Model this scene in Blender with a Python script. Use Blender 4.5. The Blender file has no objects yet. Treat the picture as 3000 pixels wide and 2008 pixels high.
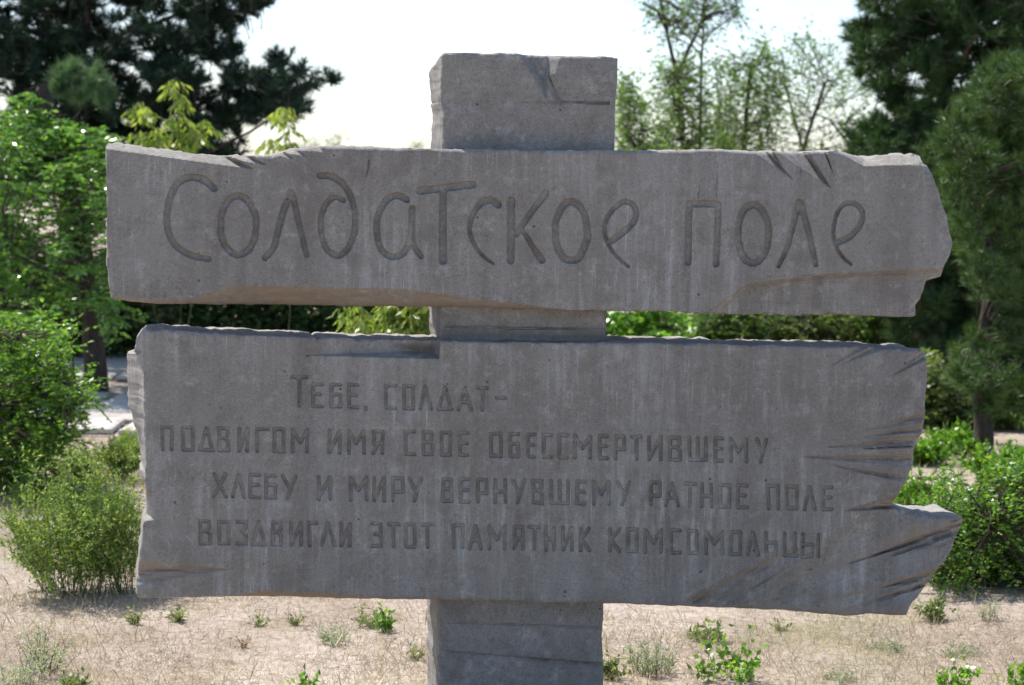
import bpy, math, random
import numpy as np
from mathutils import Vector, Matrix

# ------------------------------------------------------------------ camera, sky, sun, exposure
scene = bpy.context.scene
COL = scene.collection
rad = math.radians
EYE, FPX, HORIZON = 1.70, 6833.0, 480.0          # eye height, focal length and horizon row in photo pixels
PITCH = math.atan((1004 - HORIZON) / FPX)
ROLL = rad(1.1)
DIST = 6.8                                       # camera to monument

cd = bpy.data.cameras.new('camera'); cam = bpy.data.objects.new('camera', cd); COL.objects.link(cam)
CM = Matrix.Rotation(math.pi/2 - PITCH, 3, 'X') @ Matrix.Rotation(ROLL, 3, 'Z')
cam.matrix_world = Matrix.Translation((0, 0, EYE)) @ CM.to_4x4()
cd.sensor_width = 36; cd.lens = 36 * FPX / 3000; cd.clip_end = 2000; cd.clip_start = .05
cd.dof.use_dof = True; cd.dof.focus_distance = DIST - .05; cd.dof.aperture_fstop = 6.3
scene.camera = cam

SUN = Vector((-.40, .36, .845)).normalized()     # direction towards the sun: behind the monument, to the left
sun_el = math.asin(SUN.z); sun_az = math.atan2(SUN.x, SUN.y)
w = bpy.data.worlds.new('World'); scene.world = w; w.use_nodes = True
wn = w.node_tree
sky = wn.nodes.new('ShaderNodeTexSky'); sky.sky_type = 'NISHITA'; sky.sun_disc = False
sky.sun_elevation = sun_el; sky.sun_rotation = sun_az
sky.dust_density = 0.8; sky.air_density = 0.68; sky.ozone_density = 0.6
wn.links.new(sky.outputs[0], wn.nodes['Background'].inputs[0])
wn.nodes['Background'].inputs[1].default_value = .148
sl = bpy.data.lights.new('sun', 'SUN'); sl.energy = 4.6; sl.angle = rad(.5); sl.color = (1, .95, .87)
so = bpy.data.objects.new('sun', sl); COL.objects.link(so)
so.rotation_euler = (-SUN).to_track_quat('-Z', 'Y').to_euler(); so.location = SUN * 30
scene.view_settings.view_transform = 'Standard'; scene.view_settings.look = 'None'
scene.view_settings.gamma = 1; scene.view_settings.use_curve_mapping = False
scene.view_settings.exposure = 0.64

R = np.random.default_rng(7)
random.seed(7)

# ------------------------------------------------------------------ helpers
CMn = np.array(CM)
def rays(px, py):
    px = np.asarray(px, float); py = np.asarray(py, float)
    d = np.stack([(px-1500)/FPX, -(py-1004)/FPX, -np.ones_like(px)], -1)
    return d @ CMn.T
def at(px, py, Y):
    d = rays(px, py); Y = np.asarray(Y, float)
    t = Y / d[..., 1]
    return d * t[..., None] + np.array([0, 0, EYE])
def ground(px, py):
    d = rays(px, py); t = -EYE / d[..., 2]
    return d * t[..., None] + np.array([0, 0, EYE])

def mesh_np(name, V, F, mat, parent=None, smooth=False, mats=None, matidx=None):
    """V (n,3), F (m,k) one face size"""
    me = bpy.data.meshes.new(name)
    V = np.ascontiguousarray(V, np.float32); F = np.ascontiguousarray(F, np.int32)
    me.vertices.add(len(V)); me.vertices.foreach_set('co', V.ravel())
    k = F.shape[1]
    me.loops.add(F.size); me.loops.foreach_set('vertex_index', F.ravel())
    me.polygons.add(len(F)); me.polygons.foreach_set('loop_start', np.arange(0, F.size, k, dtype=np.int32))
    me.update(calc_edges=True); me.validate()
    if mat: me.materials.append(mat)
    if smooth: me.polygons.foreach_set('use_smooth', np.ones(len(me.polygons), bool))
    o = bpy.data.objects.new(name, me); COL.objects.link(o)
    if parent: o.parent = parent
    return o
def thing(name, label, cat, loc=(0, 0, 0), rotz=0, group=None):
    o = bpy.data.objects.new(name, None); COL.objects.link(o)
    o.location = loc; o.rotation_euler = (0, 0, rotz); o.empty_display_size = .1
    tag(o, label, cat, group); return o
def tag(o, label, cat, group=None, kind=None):
    if label: o['label'] = label
    if cat: o['category'] = cat
    if group: o['group'] = group
    if kind: o['kind'] = kind
    return o

def vnoise(x, y, seed=0):
    x = np.asarray(x, float); y = np.asarray(y, float)
    rs = np.random.default_rng(seed); T = rs.random((256, 256))
    xi = np.floor(x).astype(int); yi = np.floor(y).astype(int)
    fx = x-xi; fy = y-yi; fx = fx*fx*(3-2*fx); fy = fy*fy*(3-2*fy)
    a = T[xi & 255, yi & 255]; b = T[(xi+1) & 255, yi & 255]; c = T[xi & 255, (yi+1) & 255]; d = T[(xi+1) & 255, (yi+1) & 255]
    return (a*(1-fx)+b*fx)*(1-fy)+(c*(1-fx)+d*fx)*fy*1.0 - .5
def fbm(x, y, seed=0, oct=4):
    s = 0; a = 1
    for i in range(oct):
        s = s + a*vnoise(x*2**i, y*2**i, seed+i); a *= .5
    return s

# ------------------------------------------------------------------ materials
def nmat(name):
    m = bpy.data.materials.new(name); m.use_nodes = True
    return m, m.node_tree, m.node_tree.nodes['Principled BSDF']
def N(t, typ, **kw):
    n = t.nodes.new(typ)
    for k, v in kw.items():
        if k.startswith('i_'): n.inputs[k[2:].replace('_', ' ')].default_value = v
        else: setattr(n, k, v)
    return n
def ramp(t, fac, stops):
    r = t.nodes.new('ShaderNodeValToRGB'); e = r.color_ramp.elements
    while len(e) < len(stops): e.new(.5)
    for q, (p, c) in zip(e, stops):
        q.position = p; q.color = (*c, 1) if len(c) == 3 else c
    t.links.new(fac, r.inputs[0]); return r.outputs[0]
def mixc(t, fac, a, b, mode='MIX'):
    m = t.nodes.new('ShaderNodeMix'); m.data_type = 'RGBA'; m.blend_type = mode
    for s, v in ((0, fac), (6, a), (7, b)):
        if isinstance(v, (int, float)): m.inputs[s].default_value = v
        elif isinstance(v, tuple): m.inputs[s].default_value = (*v, 1)
        else: t.links.new(v, m.inputs[s])
    return m.outputs[2]
def mapped(t, scale, loc=(0, 0, 0), out='Object'):
    c = t.nodes.new('ShaderNodeTexCoord'); m = t.nodes.new('ShaderNodeMapping')
    m.inputs['Scale'].default_value = scale; m.inputs['Location'].default_value = loc
    t.links.new(c.outputs[out], m.inputs[0]); return m.outputs[0]
def noise(t, vec, scale, detail=4, rough=.55, dist=0):
    n = t.nodes.new('ShaderNodeTexNoise'); n.inputs['Scale'].default_value = scale
    n.inputs['Detail'].default_value = detail; n.inputs['Roughness'].default_value = rough
    n.inputs['Distortion'].default_value = dist
    t.links.new(vec, n.inputs['Vector']); return n.outputs['Fac']

def concrete(name, vertical=True, dirt=0.0):
    m, t, b = nmat(name)
    o = mapped(t, (1, 1, 1))
    big = noise(t, o, 1.6, 5, .6)
    col = ramp(t, big, [(.3, (.222, .204, .180)), (.5, (.262, .248, .225)), (.72, (.292, .285, .266))])
    # rain-washed pale streaks running down the face
    if vertical:
        st = noise(t, mapped(t, (42, 42, 3.2)), 1.0, 5, .62)
        region = noise(t, mapped(t, (1.0, 1, 1.9), (3, 0, 1)), 1.6, 4, .6)
        s1 = ramp(t, st, [(.49, (0, 0, 0)), (.66, (1, 1, 1))])
        r1 = ramp(t, region, [(.38, (.05, .05, .05)), (.60, (1, 1, 1))])
        f2 = mixc(t, 1.0, mixc(t, 1.0, s1, r1, 'MULTIPLY'), (.78, .78, .78), 'MULTIPLY')
        col = mixc(t, f2, col, (.40, .395, .375))
        # sparse thin drips, crisp and pale
        dr = noise(t, mapped(t, (95, 95, 5.5), (5, 1, 2)), 1.0, 3, .55)
        d1 = mixc(t, 1.0, ramp(t, dr, [(.62, (0, 0, 0)), (.69, (.55, .55, .55))]), r1, 'MULTIPLY')
        col = mixc(t, d1, col, (.52, .51, .50))
        dk_ = noise(t, mapped(t, (17, 17, .9), (4, 4, 9)), 1.0, 4, .6)
        dr_ = noise(t, mapped(t, (1.3, 1, 1.1), (9, 0, 5)), 1.5, 3, .6)
        col = mixc(t, mixc(t, 1.0, ramp(t, dk_, [(.34, (.75,)*3), (.47, (0, 0, 0))]), ramp(t, dr_, [(.42, (0, 0, 0)), (.62, (.9,)*3)]), 'MULTIPLY'), col, (.165, .150, .130))
        # narrow formwork board bands
        bd = noise(t, mapped(t, (9, 1, .05)), 1.0, 1, .4)
        col = mixc(t, ramp(t, bd, [(.35, (.5, .5, .5)), (.5, (0, 0, 0))]), col, (.19, .175, .158))
    else:
        st = noise(t, mapped(t, (1.2, 1.2, 11)), 1.0, 4, .6)
        col = mixc(t, ramp(t, st, [(.38, (.55, .55, .55)), (.55, (0, 0, 0))]), col, (.215, .212, .208))
        bl = noise(t, mapped(t, (5, 5, 7), (1, 2, 3)), 1.0, 3, .5)
        col = mixc(t, ramp(t, bl, [(.60, (0, 0, 0)), (.72, (.5, .5, .5))]), col, (.16, .155, .145))
    # mottled lighter lime blotches and fine mineral speckle
    bl = noise(t, o, 22, 5, .7)
    col = mixc(t, ramp(t, bl, [(.54, (0, 0, 0)), (.74, (.65, .65, .65))]), col, (.42, .41, .395))
    dk = noise(t, o, 11, 5, .65)
    col = mixc(t, ramp(t, dk, [(.32, (.65, .65, .65)), (.49, (0, 0, 0))]), col, (.185, .165, .142))
    s2 = noise(t, o, 85, 4, .7)
    col = mixc(t, .8, col, ramp(t, s2, [(.28, (.66, .65, .63)), (.46, (1, 1, 1)), (.58, (1.02, 1.02, 1.02)), (.74, (1.32, 1.32, 1.30))]), 'MULTIPLY')
    sp = noise(t, o, 260, 2, .6)
    col = mixc(t, .75, col, ramp(t, sp, [(.25, (.60, .60, .60)), (.5, (1, 1, 1)), (.8, (1.35, 1.35, 1.33))]), 'MULTIPLY')
    # pores
    vo = N(t, 'ShaderNodeTexVoronoi'); vo.inputs['Scale'].default_value = 19; t.links.new(o, vo.inputs['Vector'])
    pore = ramp(t, vo.outputs['Distance'], [(.05, (1, 1, 1)), (.085, (0, 0, 0))])
    vo2 = noise(t, o, 7, 2, .5)
    pm = mixc(t, 1.0, pore, ramp(t, vo2, [(.46, (0, 0, 0)), (.54, (1, 1, 1))]), 'MULTIPLY')
    col = mixc(t, pm, col, (.08, .075, .07))
    ra = N(t, 'ShaderNodeAttribute', attribute_name='ochre_bounce')  # ochre stain plus warm ground bounce painted on down-facing broken faces
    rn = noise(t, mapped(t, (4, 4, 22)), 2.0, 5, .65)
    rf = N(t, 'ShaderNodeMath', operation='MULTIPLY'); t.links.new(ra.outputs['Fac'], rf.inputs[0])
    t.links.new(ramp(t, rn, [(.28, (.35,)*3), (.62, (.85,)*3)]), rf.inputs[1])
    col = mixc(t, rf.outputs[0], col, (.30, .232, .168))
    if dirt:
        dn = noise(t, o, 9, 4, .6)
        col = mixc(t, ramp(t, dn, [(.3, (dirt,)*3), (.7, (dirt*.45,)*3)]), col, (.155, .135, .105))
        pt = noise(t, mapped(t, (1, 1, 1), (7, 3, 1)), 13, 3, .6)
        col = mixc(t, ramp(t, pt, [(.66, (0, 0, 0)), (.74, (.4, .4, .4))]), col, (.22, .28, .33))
    t.links.new(col, b.inputs['Base Color'])
    b.inputs['Roughness'].default_value = .9; b.inputs['Specular IOR Level'].default_value = .25
    h = noise(t, o, 70, 6, .7); h2 = noise(t, o, 18, 3, .5)
    a = N(t, 'ShaderNodeMath', operation='ADD'); t.links.new(h, a.inputs[0]); t.links.new(h2, a.inputs[1])
    a2 = N(t, 'ShaderNodeMath', operation='SUBTRACT'); t.links.new(a.outputs[0], a2.inputs[0]); t.links.new(pm, a2.inputs[1])
    bu = N(t, 'ShaderNodeBump'); bu.inputs['Strength'].default_value = .5; bu.inputs['Distance'].default_value = .0022
    t.links.new(a2.outputs[0], bu.inputs['Height']); t.links.new(bu.outputs[0], b.inputs['Normal'])
    return m
M_board = concrete('concrete_boards', True)
M_pillar = concrete('concrete_pillar', False)
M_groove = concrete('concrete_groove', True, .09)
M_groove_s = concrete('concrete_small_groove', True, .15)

def leafmat(name, c1, c2, c3=None, trans=.35, rough=.45, spec=.4):
    m, t, b = nmat(name)
    g = N(t, 'ShaderNodeNewGeometry')
    stops = [(0, c1), (1, c2)] if c3 is None else [(0, c1), (.6, c2), (1, c3)]
    col = ramp(t, g.outputs['Random Per Island'], stops)
    big = noise(t, mapped(t, (1, 1, 1)), 3.0, 2, .5)
    col = mixc(t, 1.0, col, ramp(t, big, [(.3, (.75, .75, .75)), (.7, (1.2, 1.2, 1.1))]), 'MULTIPLY')
    t.links.new(col, b.inputs['Base Color']); b.inputs['Roughness'].default_value = rough
    b.inputs['Specular IOR Level'].default_value = spec
    tr = N(t, 'ShaderNodeBsdfTranslucent')
    t.links.new(mixc(t, 1.0, col, (1.5, 1.55, .7), 'MULTIPLY'), tr.inputs['Color'])
    mx = N(t, 'ShaderNodeMixShader'); mx.inputs[0].default_value = trans
    out = t.nodes['Material Output']
    t.links.new(b.outputs[0], mx.inputs[1]); t.links.new(tr.outputs[0], mx.inputs[2]); t.links.new(mx.outputs[0], out.inputs[0])
    return m
M_needle = leafmat('pine_needles_dark', (.016, .040, .026), (.034, .072, .042), trans=.12, rough=.5, spec=.3)
M_needle2 = leafmat('pine_needles_green', (.034, .080, .024), (.10, .175, .045), trans=.2, rough=.45, spec=.4)
M_needle3 = leafmat('pine_needles_mid', (.022, .056, .020), (.055, .11, .032), trans=.18, rough=.5, spec=.3)
M_elm = leafmat('elm_leaves', (.06, .17, .03), (.13, .29, .055), (.23, .38, .09), trans=.48, rough=.24, spec=.9)
M_tuft = leafmat('pine_needles_pale', (.09, .17, .09), (.17, .28, .15), trans=.25)
M_bush = leafmat('bush_leaves', (.07, .19, .022), (.15, .32, .04), (.26, .42, .06), trans=.48, rough=.35, spec=.6)
M_weed = leafmat('weed_leaves', (.11, .20, .05), (.21, .31, .09), (.36, .42, .16), trans=.45)
M_wsmall = leafmat('small_weed_leaves', (.14, .20, .09), (.24, .30, .13), (.36, .38, .20), trans=.35)
M_maple = leafmat('maple_leaves', (.16, .25, .05), (.27, .35, .09), (.40, .43, .16), trans=.42, rough=.4)
M_hedge = leafmat('hedge_leaves', (.045, .10, .025), (.085, .165, .035), (.15, .23, .05), trans=.4)
M_olive = leafmat('hedge_olive_leaves', (.08, .135, .045), (.14, .205, .065), (.20, .24, .09), trans=.4)
M_sage_haze = leafmat('sage_haze_leaves', (.36, .42, .36), (.52, .57, .49), trans=.3, rough=.8, spec=.1)  # sagebrush grey; on far trees the pale tone paints in distance haze
M_thin = leafmat('sparse_tree_leaves', (.065, .14, .04), (.16, .26, .08), trans=.55)
M_straw = leafmat('dry_straw', (.38, .305, .245), (.51, .43, .365), (.68, .61, .545), trans=.15, rough=.7, spec=.2)
M_rust = leafmat('rusty_stems', (.22, .10, .05), (.33, .17, .08), trans=.15)

def bark(name, c1, c2):
    m, t, b = nmat(name)
    n = noise(t, mapped(t, (14, 14, 3)), 2.0, 6, .7)
    t.links.new(ramp(t, n, [(.35, c1), (.65, c2)]), b.inputs['Base Color']); b.inputs['Roughness'].default_value = .95
    bu = N(t, 'ShaderNodeBump'); bu.inputs['Strength'].default_value = 1; bu.inputs['Distance'].default_value = .012
    t.links.new(n, bu.inputs['Height']); t.links.new(bu.outputs[0], b.inputs['Normal'])
    return m
M_bark = bark('bark_dark', (.03, .022, .017), (.085, .065, .05))
M_pbark = bark('bark_pine', (.055, .03, .02), (.20, .10, .05))
M_stem = bark('green_stem', (.06, .09, .03), (.14, .16, .06))
M_twig = bark('bark_twig', (.10, .07, .035), (.20, .14, .07))

def groundmat():
    m, t, b = nmat('dry_soil')
    o = mapped(t, (1, 1, 1))
    big = noise(t, o, .9, 6, .65)
    col = ramp(t, big, [(.30, (.335, .262, .21)), (.48, (.44, .368, .312)), (.68, (.52, .452, .392))])
    f = noise(t, o, 28, 6, .75)
    col = mixc(t, 1.0, col, ramp(t, f, [(.30, (.50, .47, .44)), (.50, (1, 1, 1)), (.72, (1.25, 1.24, 1.2))]), 'MULTIPLY')
    g = noise(t, mapped(t, (1, 1, 1), (9, 4, 0)), .55, 5, .6)
    cl = noise(t, mapped(t, (1, 1, 1), (2, 8, 0)), 4.5, 6, .7)
    col = mixc(t, ramp(t, cl, [(.34, (.65, .65, .65)), (.47, (0, 0, 0))]), col, (.27, .205, .15))
    col = mixc(t, ramp(t, g, [(.56, (0, 0, 0)), (.68, (.5, .5, .5))]), col, (.21, .22, .10))
    t.links.new(col, b.inputs['Base Color']); b.inputs['Roughness'].default_value = 1; b.inputs['Specular IOR Level'].default_value = .1
    bu = N(t, 'ShaderNodeBump'); bu.inputs['Strength'].default_value = .8; bu.inputs['Distance'].default_value = .02
    t.links.new(f, bu.inputs['Height']); t.links.new(bu.outputs[0], b.inputs['Normal'])
    return m
M_ground = groundmat()
def slabmat():
    m, t, b = nmat('paving_stone')
    oi = N(t, 'ShaderNodeObjectInfo')
    col = ramp(t, oi.outputs['Random'], [(0, (.40, .37, .34)), (.5, (.50, .465, .43)), (1, (.56, .53, .50))])
    n = noise(t, mapped(t, (1, 1, 1)), 12, 6, .7)
    col = mixc(t, 1.0, col, ramp(t, n, [(.3, (.6, .57, .55)), (.55, (1, 1, 1))]), 'MULTIPLY')
    t.links.new(col, b.inputs['Base Color']); b.inputs['Roughness'].default_value = .85
    bu = N(t, 'ShaderNodeBump'); bu.inputs['Strength'].default_value = .6; bu.inputs['Distance'].default_value = .01
    t.links.new(n, bu.inputs['Height']); t.links.new(bu.outputs[0], b.inputs['Normal'])
    return m
M_slab = slabmat()

# ------------------------------------------------------------------ ground and paved path
def ground_sheet():
    xs = np.concatenate([-np.geomspace(400, 8, 14), np.linspace(-7.8, 7.8, 157), np.geomspace(8, 400, 14)])
    ys = np.concatenate([-np.geomspace(300, 1, 12), np.linspace(0, 24, 200), np.geomspace(24.5, 700, 22)])
    X, Y = np.meshgrid(xs, ys, indexing='ij')
    near = np.clip(1-np.abs(X)/8, 0, 1)*np.clip((Y-6)/1, 0, 1)*np.clip((13.2-Y)/1, 0, 1)
    Z = near*(.05*fbm(X*.8, Y*.8, 3) + .018*fbm(X*5, Y*5, 11))
    V = np.stack([X, Y, Z], -1).reshape(-1, 3)
    n, m = X.shape; i = np.arange(n*m).reshape(n, m)
    F = np.stack([i[:-1, :-1], i[1:, :-1], i[1:, 1:], i[:-1, 1:]], -1).reshape(-1, 4)
    o = mesh_np('ground', V, F, M_ground, smooth=True); tag(o, 'dry sandy soil with straw around the monument', None, kind='structure')
def gz(x, y):
    near = np.clip(1-np.abs(x)/8, 0, 1)*np.clip((y-6)/1, 0, 1)*np.clip((13.2-y)/1, 0, 1)
    return near*(.05*fbm(np.asarray(x)*.8, np.asarray(y)*.8, 3) + .018*fbm(np.asarray(x)*5, np.asarray(y)*5, 11))
ground_sheet()

def path():
    bx0, bx1, by0, by1 = -6.0, 2.6, 14.05, 19.9
    V = np.array([(bx0, by0, .004), (bx1, by0, .004), (bx1, by1, .004), (bx0, by1, .004)])
    base = mesh_np('path', V, np.array([[0, 1, 2, 3]]), M_ground)
    tag(base, 'pale stone paved path crossing behind the monument', None, kind='structure')
    def slab_mesh(seed, a, b_):
        r = np.random.default_rng(seed); c = .02; h = .035
        j = lambda: (r.random()-.5)*.03
        P = [(-a+j(), -b_+j()), (a+j(), -b_+j()), (a+j(), b_+j()), (-a+j(), b_+j())]
        V = []
        for (x, y) in P: V.append((x, y, 0))
        for (x, y) in P: V.append((x, y, h-.008))
        for (x, y) in P: V.append((x*(1-c/a), y*(1-c/b_), h))
        F = [(0, 1, 5, 4), (1, 2, 6, 5), (2, 3, 7, 6), (3, 0, 4, 7), (4, 5, 9, 8), (5, 6, 10, 9), (6, 7, 11, 10), (7, 4, 8, 11), (8, 9, 10, 11)]
        me = bpy.data.meshes.new('slab'); me.from_pydata(V, [], F); me.materials.append(M_slab); return me
    ms = [slab_mesh(k, .275, .275) for k in range(6)]
    ny, nx = 10, 14
    for iy in range(ny):
        y_ = 14.4+iy*.57
        if 16.5 < y_ < 17.6: continue          # strip of soil where the elm stands
        for ix in range(nx):
            o = bpy.data.objects.new('slab', ms[random.randrange(6)]); COL.objects.link(o); o.parent = base
            o.location = (-5.7+ix*.6+(iy % 2)*.2, 14.4+iy*.57, .004+random.uniform(-.006, .012))
            o.rotation_euler = (random.uniform(-.012, .012), random.uniform(-.012, .012), random.uniform(-.02, .02) + math.pi*random.randrange(2))
path()

# ------------------------------------------------------------------ the concrete monument
YAW = rad(9.5)
P0 = at(1500, 1004, DIST)
XA = np.array([math.cos(YAW), math.sin(YAW), 0]); YA = np.array([-math.sin(YAW), math.cos(YAW), 0])
O0 = np.array([P0[0], P0[1], 0])
CAMP = np.array([0, 0, EYE])
def plane(px, py, depth=0.0):
    """photo pixel -> monument local coordinates (x right, z up) on the plane that lies depth behind the board fronts"""
    d = rays(px, py)
    t = ((O0 - CAMP) @ YA + depth) / (d @ YA)
    p = d*t[..., None] + CAMP - O0
    return p @ XA, p[..., 2]

def resample(poly, step, amp, seed, scale=.03):
    poly = np.array(poly, float); out = []
    n = len(poly)
    for i in range(n):
        a, b = poly[i], poly[(i+1) % n]; L = np.hypot(*(b-a)); k = max(1, int(L/step))
        t = np.arange(k)/k; p = a+(b-a)*t[:, None]
        nrm = np.array([-(b-a)[1], (b-a)[0]])/max(L, 1e-6)
        f = fbm(p[:, 0]*scale, p[:, 1]*scale, seed, 4)
        out.append(p + nrm*(f*amp)[:, None])
    return np.concatenate(out)
def segdist(X, Y, a, b):
    ax, ay = a; bx, by = b; dx, dy = bx-ax, by-ay; L2 = dx*dx+dy*dy+1e-9
    t = np.clip(((X-ax)*dx+(Y-ay)*dy)/L2, 0, 1)
    return np.hypot(X-ax-t*dx, Y-ay-t*dy), t
def nearest_on(P, poly):
    best = np.full(len(P), 1e9); Q = P.copy()
    for i in range(len(poly)):
        a, b = poly[i], poly[(i+1) % len(poly)]
        d, t = segdist(P[:, 0], P[:, 1], a, b)
        m = d < best; best[m] = d[m]
        q = a + (b-a)*t[:, None]; Q[m] = q[m]
    return Q
def smooth01(x): x = np.clip(x, 0, 1); return x*x*(3-2*x)

def chip(X, Y, planes, inside, cap=1.0):
    d = np.full(X.shape, cap)
    for (x1, y1, x2, y2, s) in planes:
        nx, ny = -(y2-y1), (x2-x1); L = math.hypot(nx, ny); nx /= L; ny /= L
        if (inside[0]-x1)*nx+(inside[1]-y1)*ny < 0: nx, ny = -nx, -ny
        d = np.minimum(d, ((X-x1)*nx+(Y-y1)*ny)*s*.001)
    return np.maximum(d, 0)
def gash(X, Y, a, b, wl, wr, da, db, k=0, wa=.05):
    """V groove along a->b; wl/wr = widths (px) at b on the up/left and down/right side of the line; depth (m) da->db, widths grow from wa*w"""
    ax, ay = a; bx, by = b; dx, dy = bx-ax, by-ay; L = math.hypot(dx, dy)
    t = ((X-ax)*dx+(Y-ay)*dy)/(L*L); s = (-(X-ax)*dy+(Y-ay)*dx)/L      # s>0 is below when a->b runs right
    x_r = X+0; y_r = Y-(X-ax)*dy/(dx if abs(dx) > 1 else 1)
    s = s + k*np.sin(np.clip(t, 0, 1)*math.pi) + 2.5*fbm(X*.02, Y*.02, 77, 3)
    tt = np.clip(t, 0, 1.3); g = wa+(1-wa)*tt
    w = np.where(s < 0, wl, wr)*g
    d = (da+(db-da)*tt)*np.clip(1-np.abs(s)/np.maximum(w, .1), 0, 1)
    d = d*np.clip(1+.8*fbm(x_r*.012, y_r*.11, 78, 4), .2, 2)
    return np.where((t > -.02) & (t < 1.3), d*np.clip(t*12+.2, 0, 1), 0)

FONT = {
 'О': [[(0,0),(1,0),(1,1),(0,1),(0,0)]], 'С': [[(1,0),(0,0),(0,1),(1,1)]], 'Е': [[(1,0),(0,0),(0,1),(1,1)],[(0,.46),(.86,.46)]],
 'Б': [[(1,0),(0,0),(0,1),(1,1),(1,.44),(0,.44)]], 'Т': [[(0,0),(1,0)],[(.5,0),(.5,1)]], 'Л': [[(0,1),(.5,0),(1,1)]],
 'Д': [[(.02,1),(.5,0),(.98,1),(.02,1)],[(-.02,1),(1.02,1)]], 'А': [[(0,1),(.5,0),(1,1)],[(.2,.66),(.8,.66)]], 'П': [[(0,1),(0,0),(1,0),(1,1)]],
 'В': [[(0,0),(.93,0),(.93,.30),(.70,.45),(1,.60),(1,1),(0,1),(0,0)],[(0,.45),(.70,.45)]], 'И': [[(0,0),(0,1)],[(.03,.97),(.97,.03)],[(1,0),(1,1)]],
 'Г': [[(0,1),(0,0),(1,0)]], 'М': [[(0,1),(0,0),(.5,.58),(1,0),(1,1)]], 'Я': [[(1,1),(1,0),(.12,0),(.12,.56),(1,.56)],[(.5,.58),(0,1)]],
 'Р': [[(0,1),(0,0),(1,0),(1,.6),(0,.6)]], 'Н': [[(0,0),(0,1)],[(1,0),(1,1)],[(0,.53),(1,.53)]], 'У': [[(0,0),(.5,.55)],[(1,0),(.38,1)]],
 'Х': [[(0,0),(1,1)],[(1,0),(0,1)]], 'Ш': [[(0,0),(0,1),(1,1),(1,0)],[(.5,0),(.5,1)]], 'З': [[(0,0),(1,0),(.96,.25),(.5,.42),(1,.6),(1,1),(0,1)]],
 'Э': [[(0,0),(1,0),(1,1),(0,1)],[(.35,.47),(1,.47)]], 'К': [[(0,0),(0,1)],[(1,0),(.12,.5),(1,1)]], 'Ь': [[(0,0),(0,1),(1,1),(1,.45),(0,.45)]],
 'Ц': [[(0,0),(0,1),(.85,1),(.85,0)],[(.85,1),(1.05,1)]], 'Ы': [[(0,0),(0,1),(.6,1),(.6,.45),(0,.45)],[(1,0),(1,1)]],
 ',': [[(.5,0),(.2,1)]], '-': [[(0,.5),(1,.5)]] }
# (letter, x0, x1) and rows: y of the top at two x, height
ROWS = [
 ([('Т',851,904,1098,1195)], None),
 ([('Е',911,949),('Б',964,1004),('Е',1016,1054),('С',1125,1165),('О',1178,1216),('Л',1225,1269),('Д',1279,1329),('А',1338,1387),('Т',1393,1433)], [(930,1119),(1400,1130)]),
 ([(',',1066,1076,1188,1206),('-',1449,1485,1158,1171)], None),
 ([('П',470,510),('О',531,572),('Д',579,630),('В',636,675),('И',695,731),('Г',748,790),('О',798,837),('М',852,906),('И',959,1002),('М',1017,1072),('Я',1086,1127),
   ('С',1183,1220),('В',1235,1273),('О',1288,1326),('Е',1341,1376),('О',1432,1474),('Б',1488,1524),('Е',1540,1572),('С',1587,1621),('С',1633,1667),('М',1677,1736),
   ('Е',1751,1785),('Р',1799,1835),('Т',1845,1884),('И',1896,1941),('В',1957,1999),('Ш',2014,2073),('Е',2088,2121),('М',2135,2192),('У',2211,2252)],
  [(490,1245),(1100,1257),(1450,1265),(2040,1277),(2230,1282)]),
 ([('Х',620,669),('Л',676,722),('Е',728,767),('Б',774,813),('У',822,873),('И',928,973),('М',1021,1081),('И',1090,1131),('Р',1146,1186),('У',1194,1239),
   ('В',1292,1329),('Е',1343,1380),('Р',1394,1432),('Н',1445,1487),('У',1498,1542),('В',1556,1594),('Ш',1608,1670),('Е',1685,1720),('М',1733,1789),('У',1804,1849),
   ('Р',1901,1941),('А',1944,1993),('Т',2000,2042),('Н',2050,2090),('О',2105,2143),('Е',2155,2193),('П',2245,2286),('О',2298,2340),('Л',2350,2393),('Е',2405,2442)],
  [(640,1383),(950,1391),(1310,1398),(1920,1408),(2070,1413),(2265,1418),(2420,1422)]),
 ([('В',581,622),('О',636,676),('З',689,728),('Д',734,784),('В',794,829),('И',846,888),('Г',900,934),('Л',937,987),('И',993,1032),('Э',1084,1122),('Т',1132,1174),
   ('О',1184,1221),('Т',1231,1273),('П',1323,1362),('А',1371,1415),('М',1428,1485),('Я',1498,1537),('Т',1544,1587),('Н',1593,1629),('И',1643,1682),('К',1694,1732),
   ('К',1781,1820),('О',1833,1872),('М',1884,1943),('С',1960,1997),('О',2011,2047),('М',2063,2121),('О',2135,2174),('Л',2184,2227),('Ь',2238,2279),('Ц',2291,2339),('Ы',2345,2404)],
  [(600,1521),(1100,1529),(1340,1533),(1800,1544),(2260,1555),(2375,1560)]) ]
def small_letters():
    out = []
    for items, line in ROWS:
        for it in items:
            if line is None: ch, x0, x1, y0, y1 = it
            else:
                ch, x0, x1 = it; xs, ys = zip(*line)
                y0 = np.interp((x0+x1)/2, xs, ys); y1 = y0+77
            hw = 6.0; small = ch in ',-'
            ix0, ix1, iy0, iy1 = (x0+hw, x1-hw, y0+hw, y1-hw)
            strokes = []
            for st in FONT[ch]:
                slope = .014
                pts = [(ix0+u*(ix1-ix0)+random.uniform(-1, 1), iy0+v*(iy1-iy0)+u*(x1-x0)*slope+random.uniform(-1, 1)) for u, v in st]
                strokes.append((pts, [hw]*len(pts)))
            out.append((ch, strokes))
    return out
def zpts(off, pts, s=.3841): return [(off[0]+x*s, off[1]+y*s) for x, y in pts]
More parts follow.
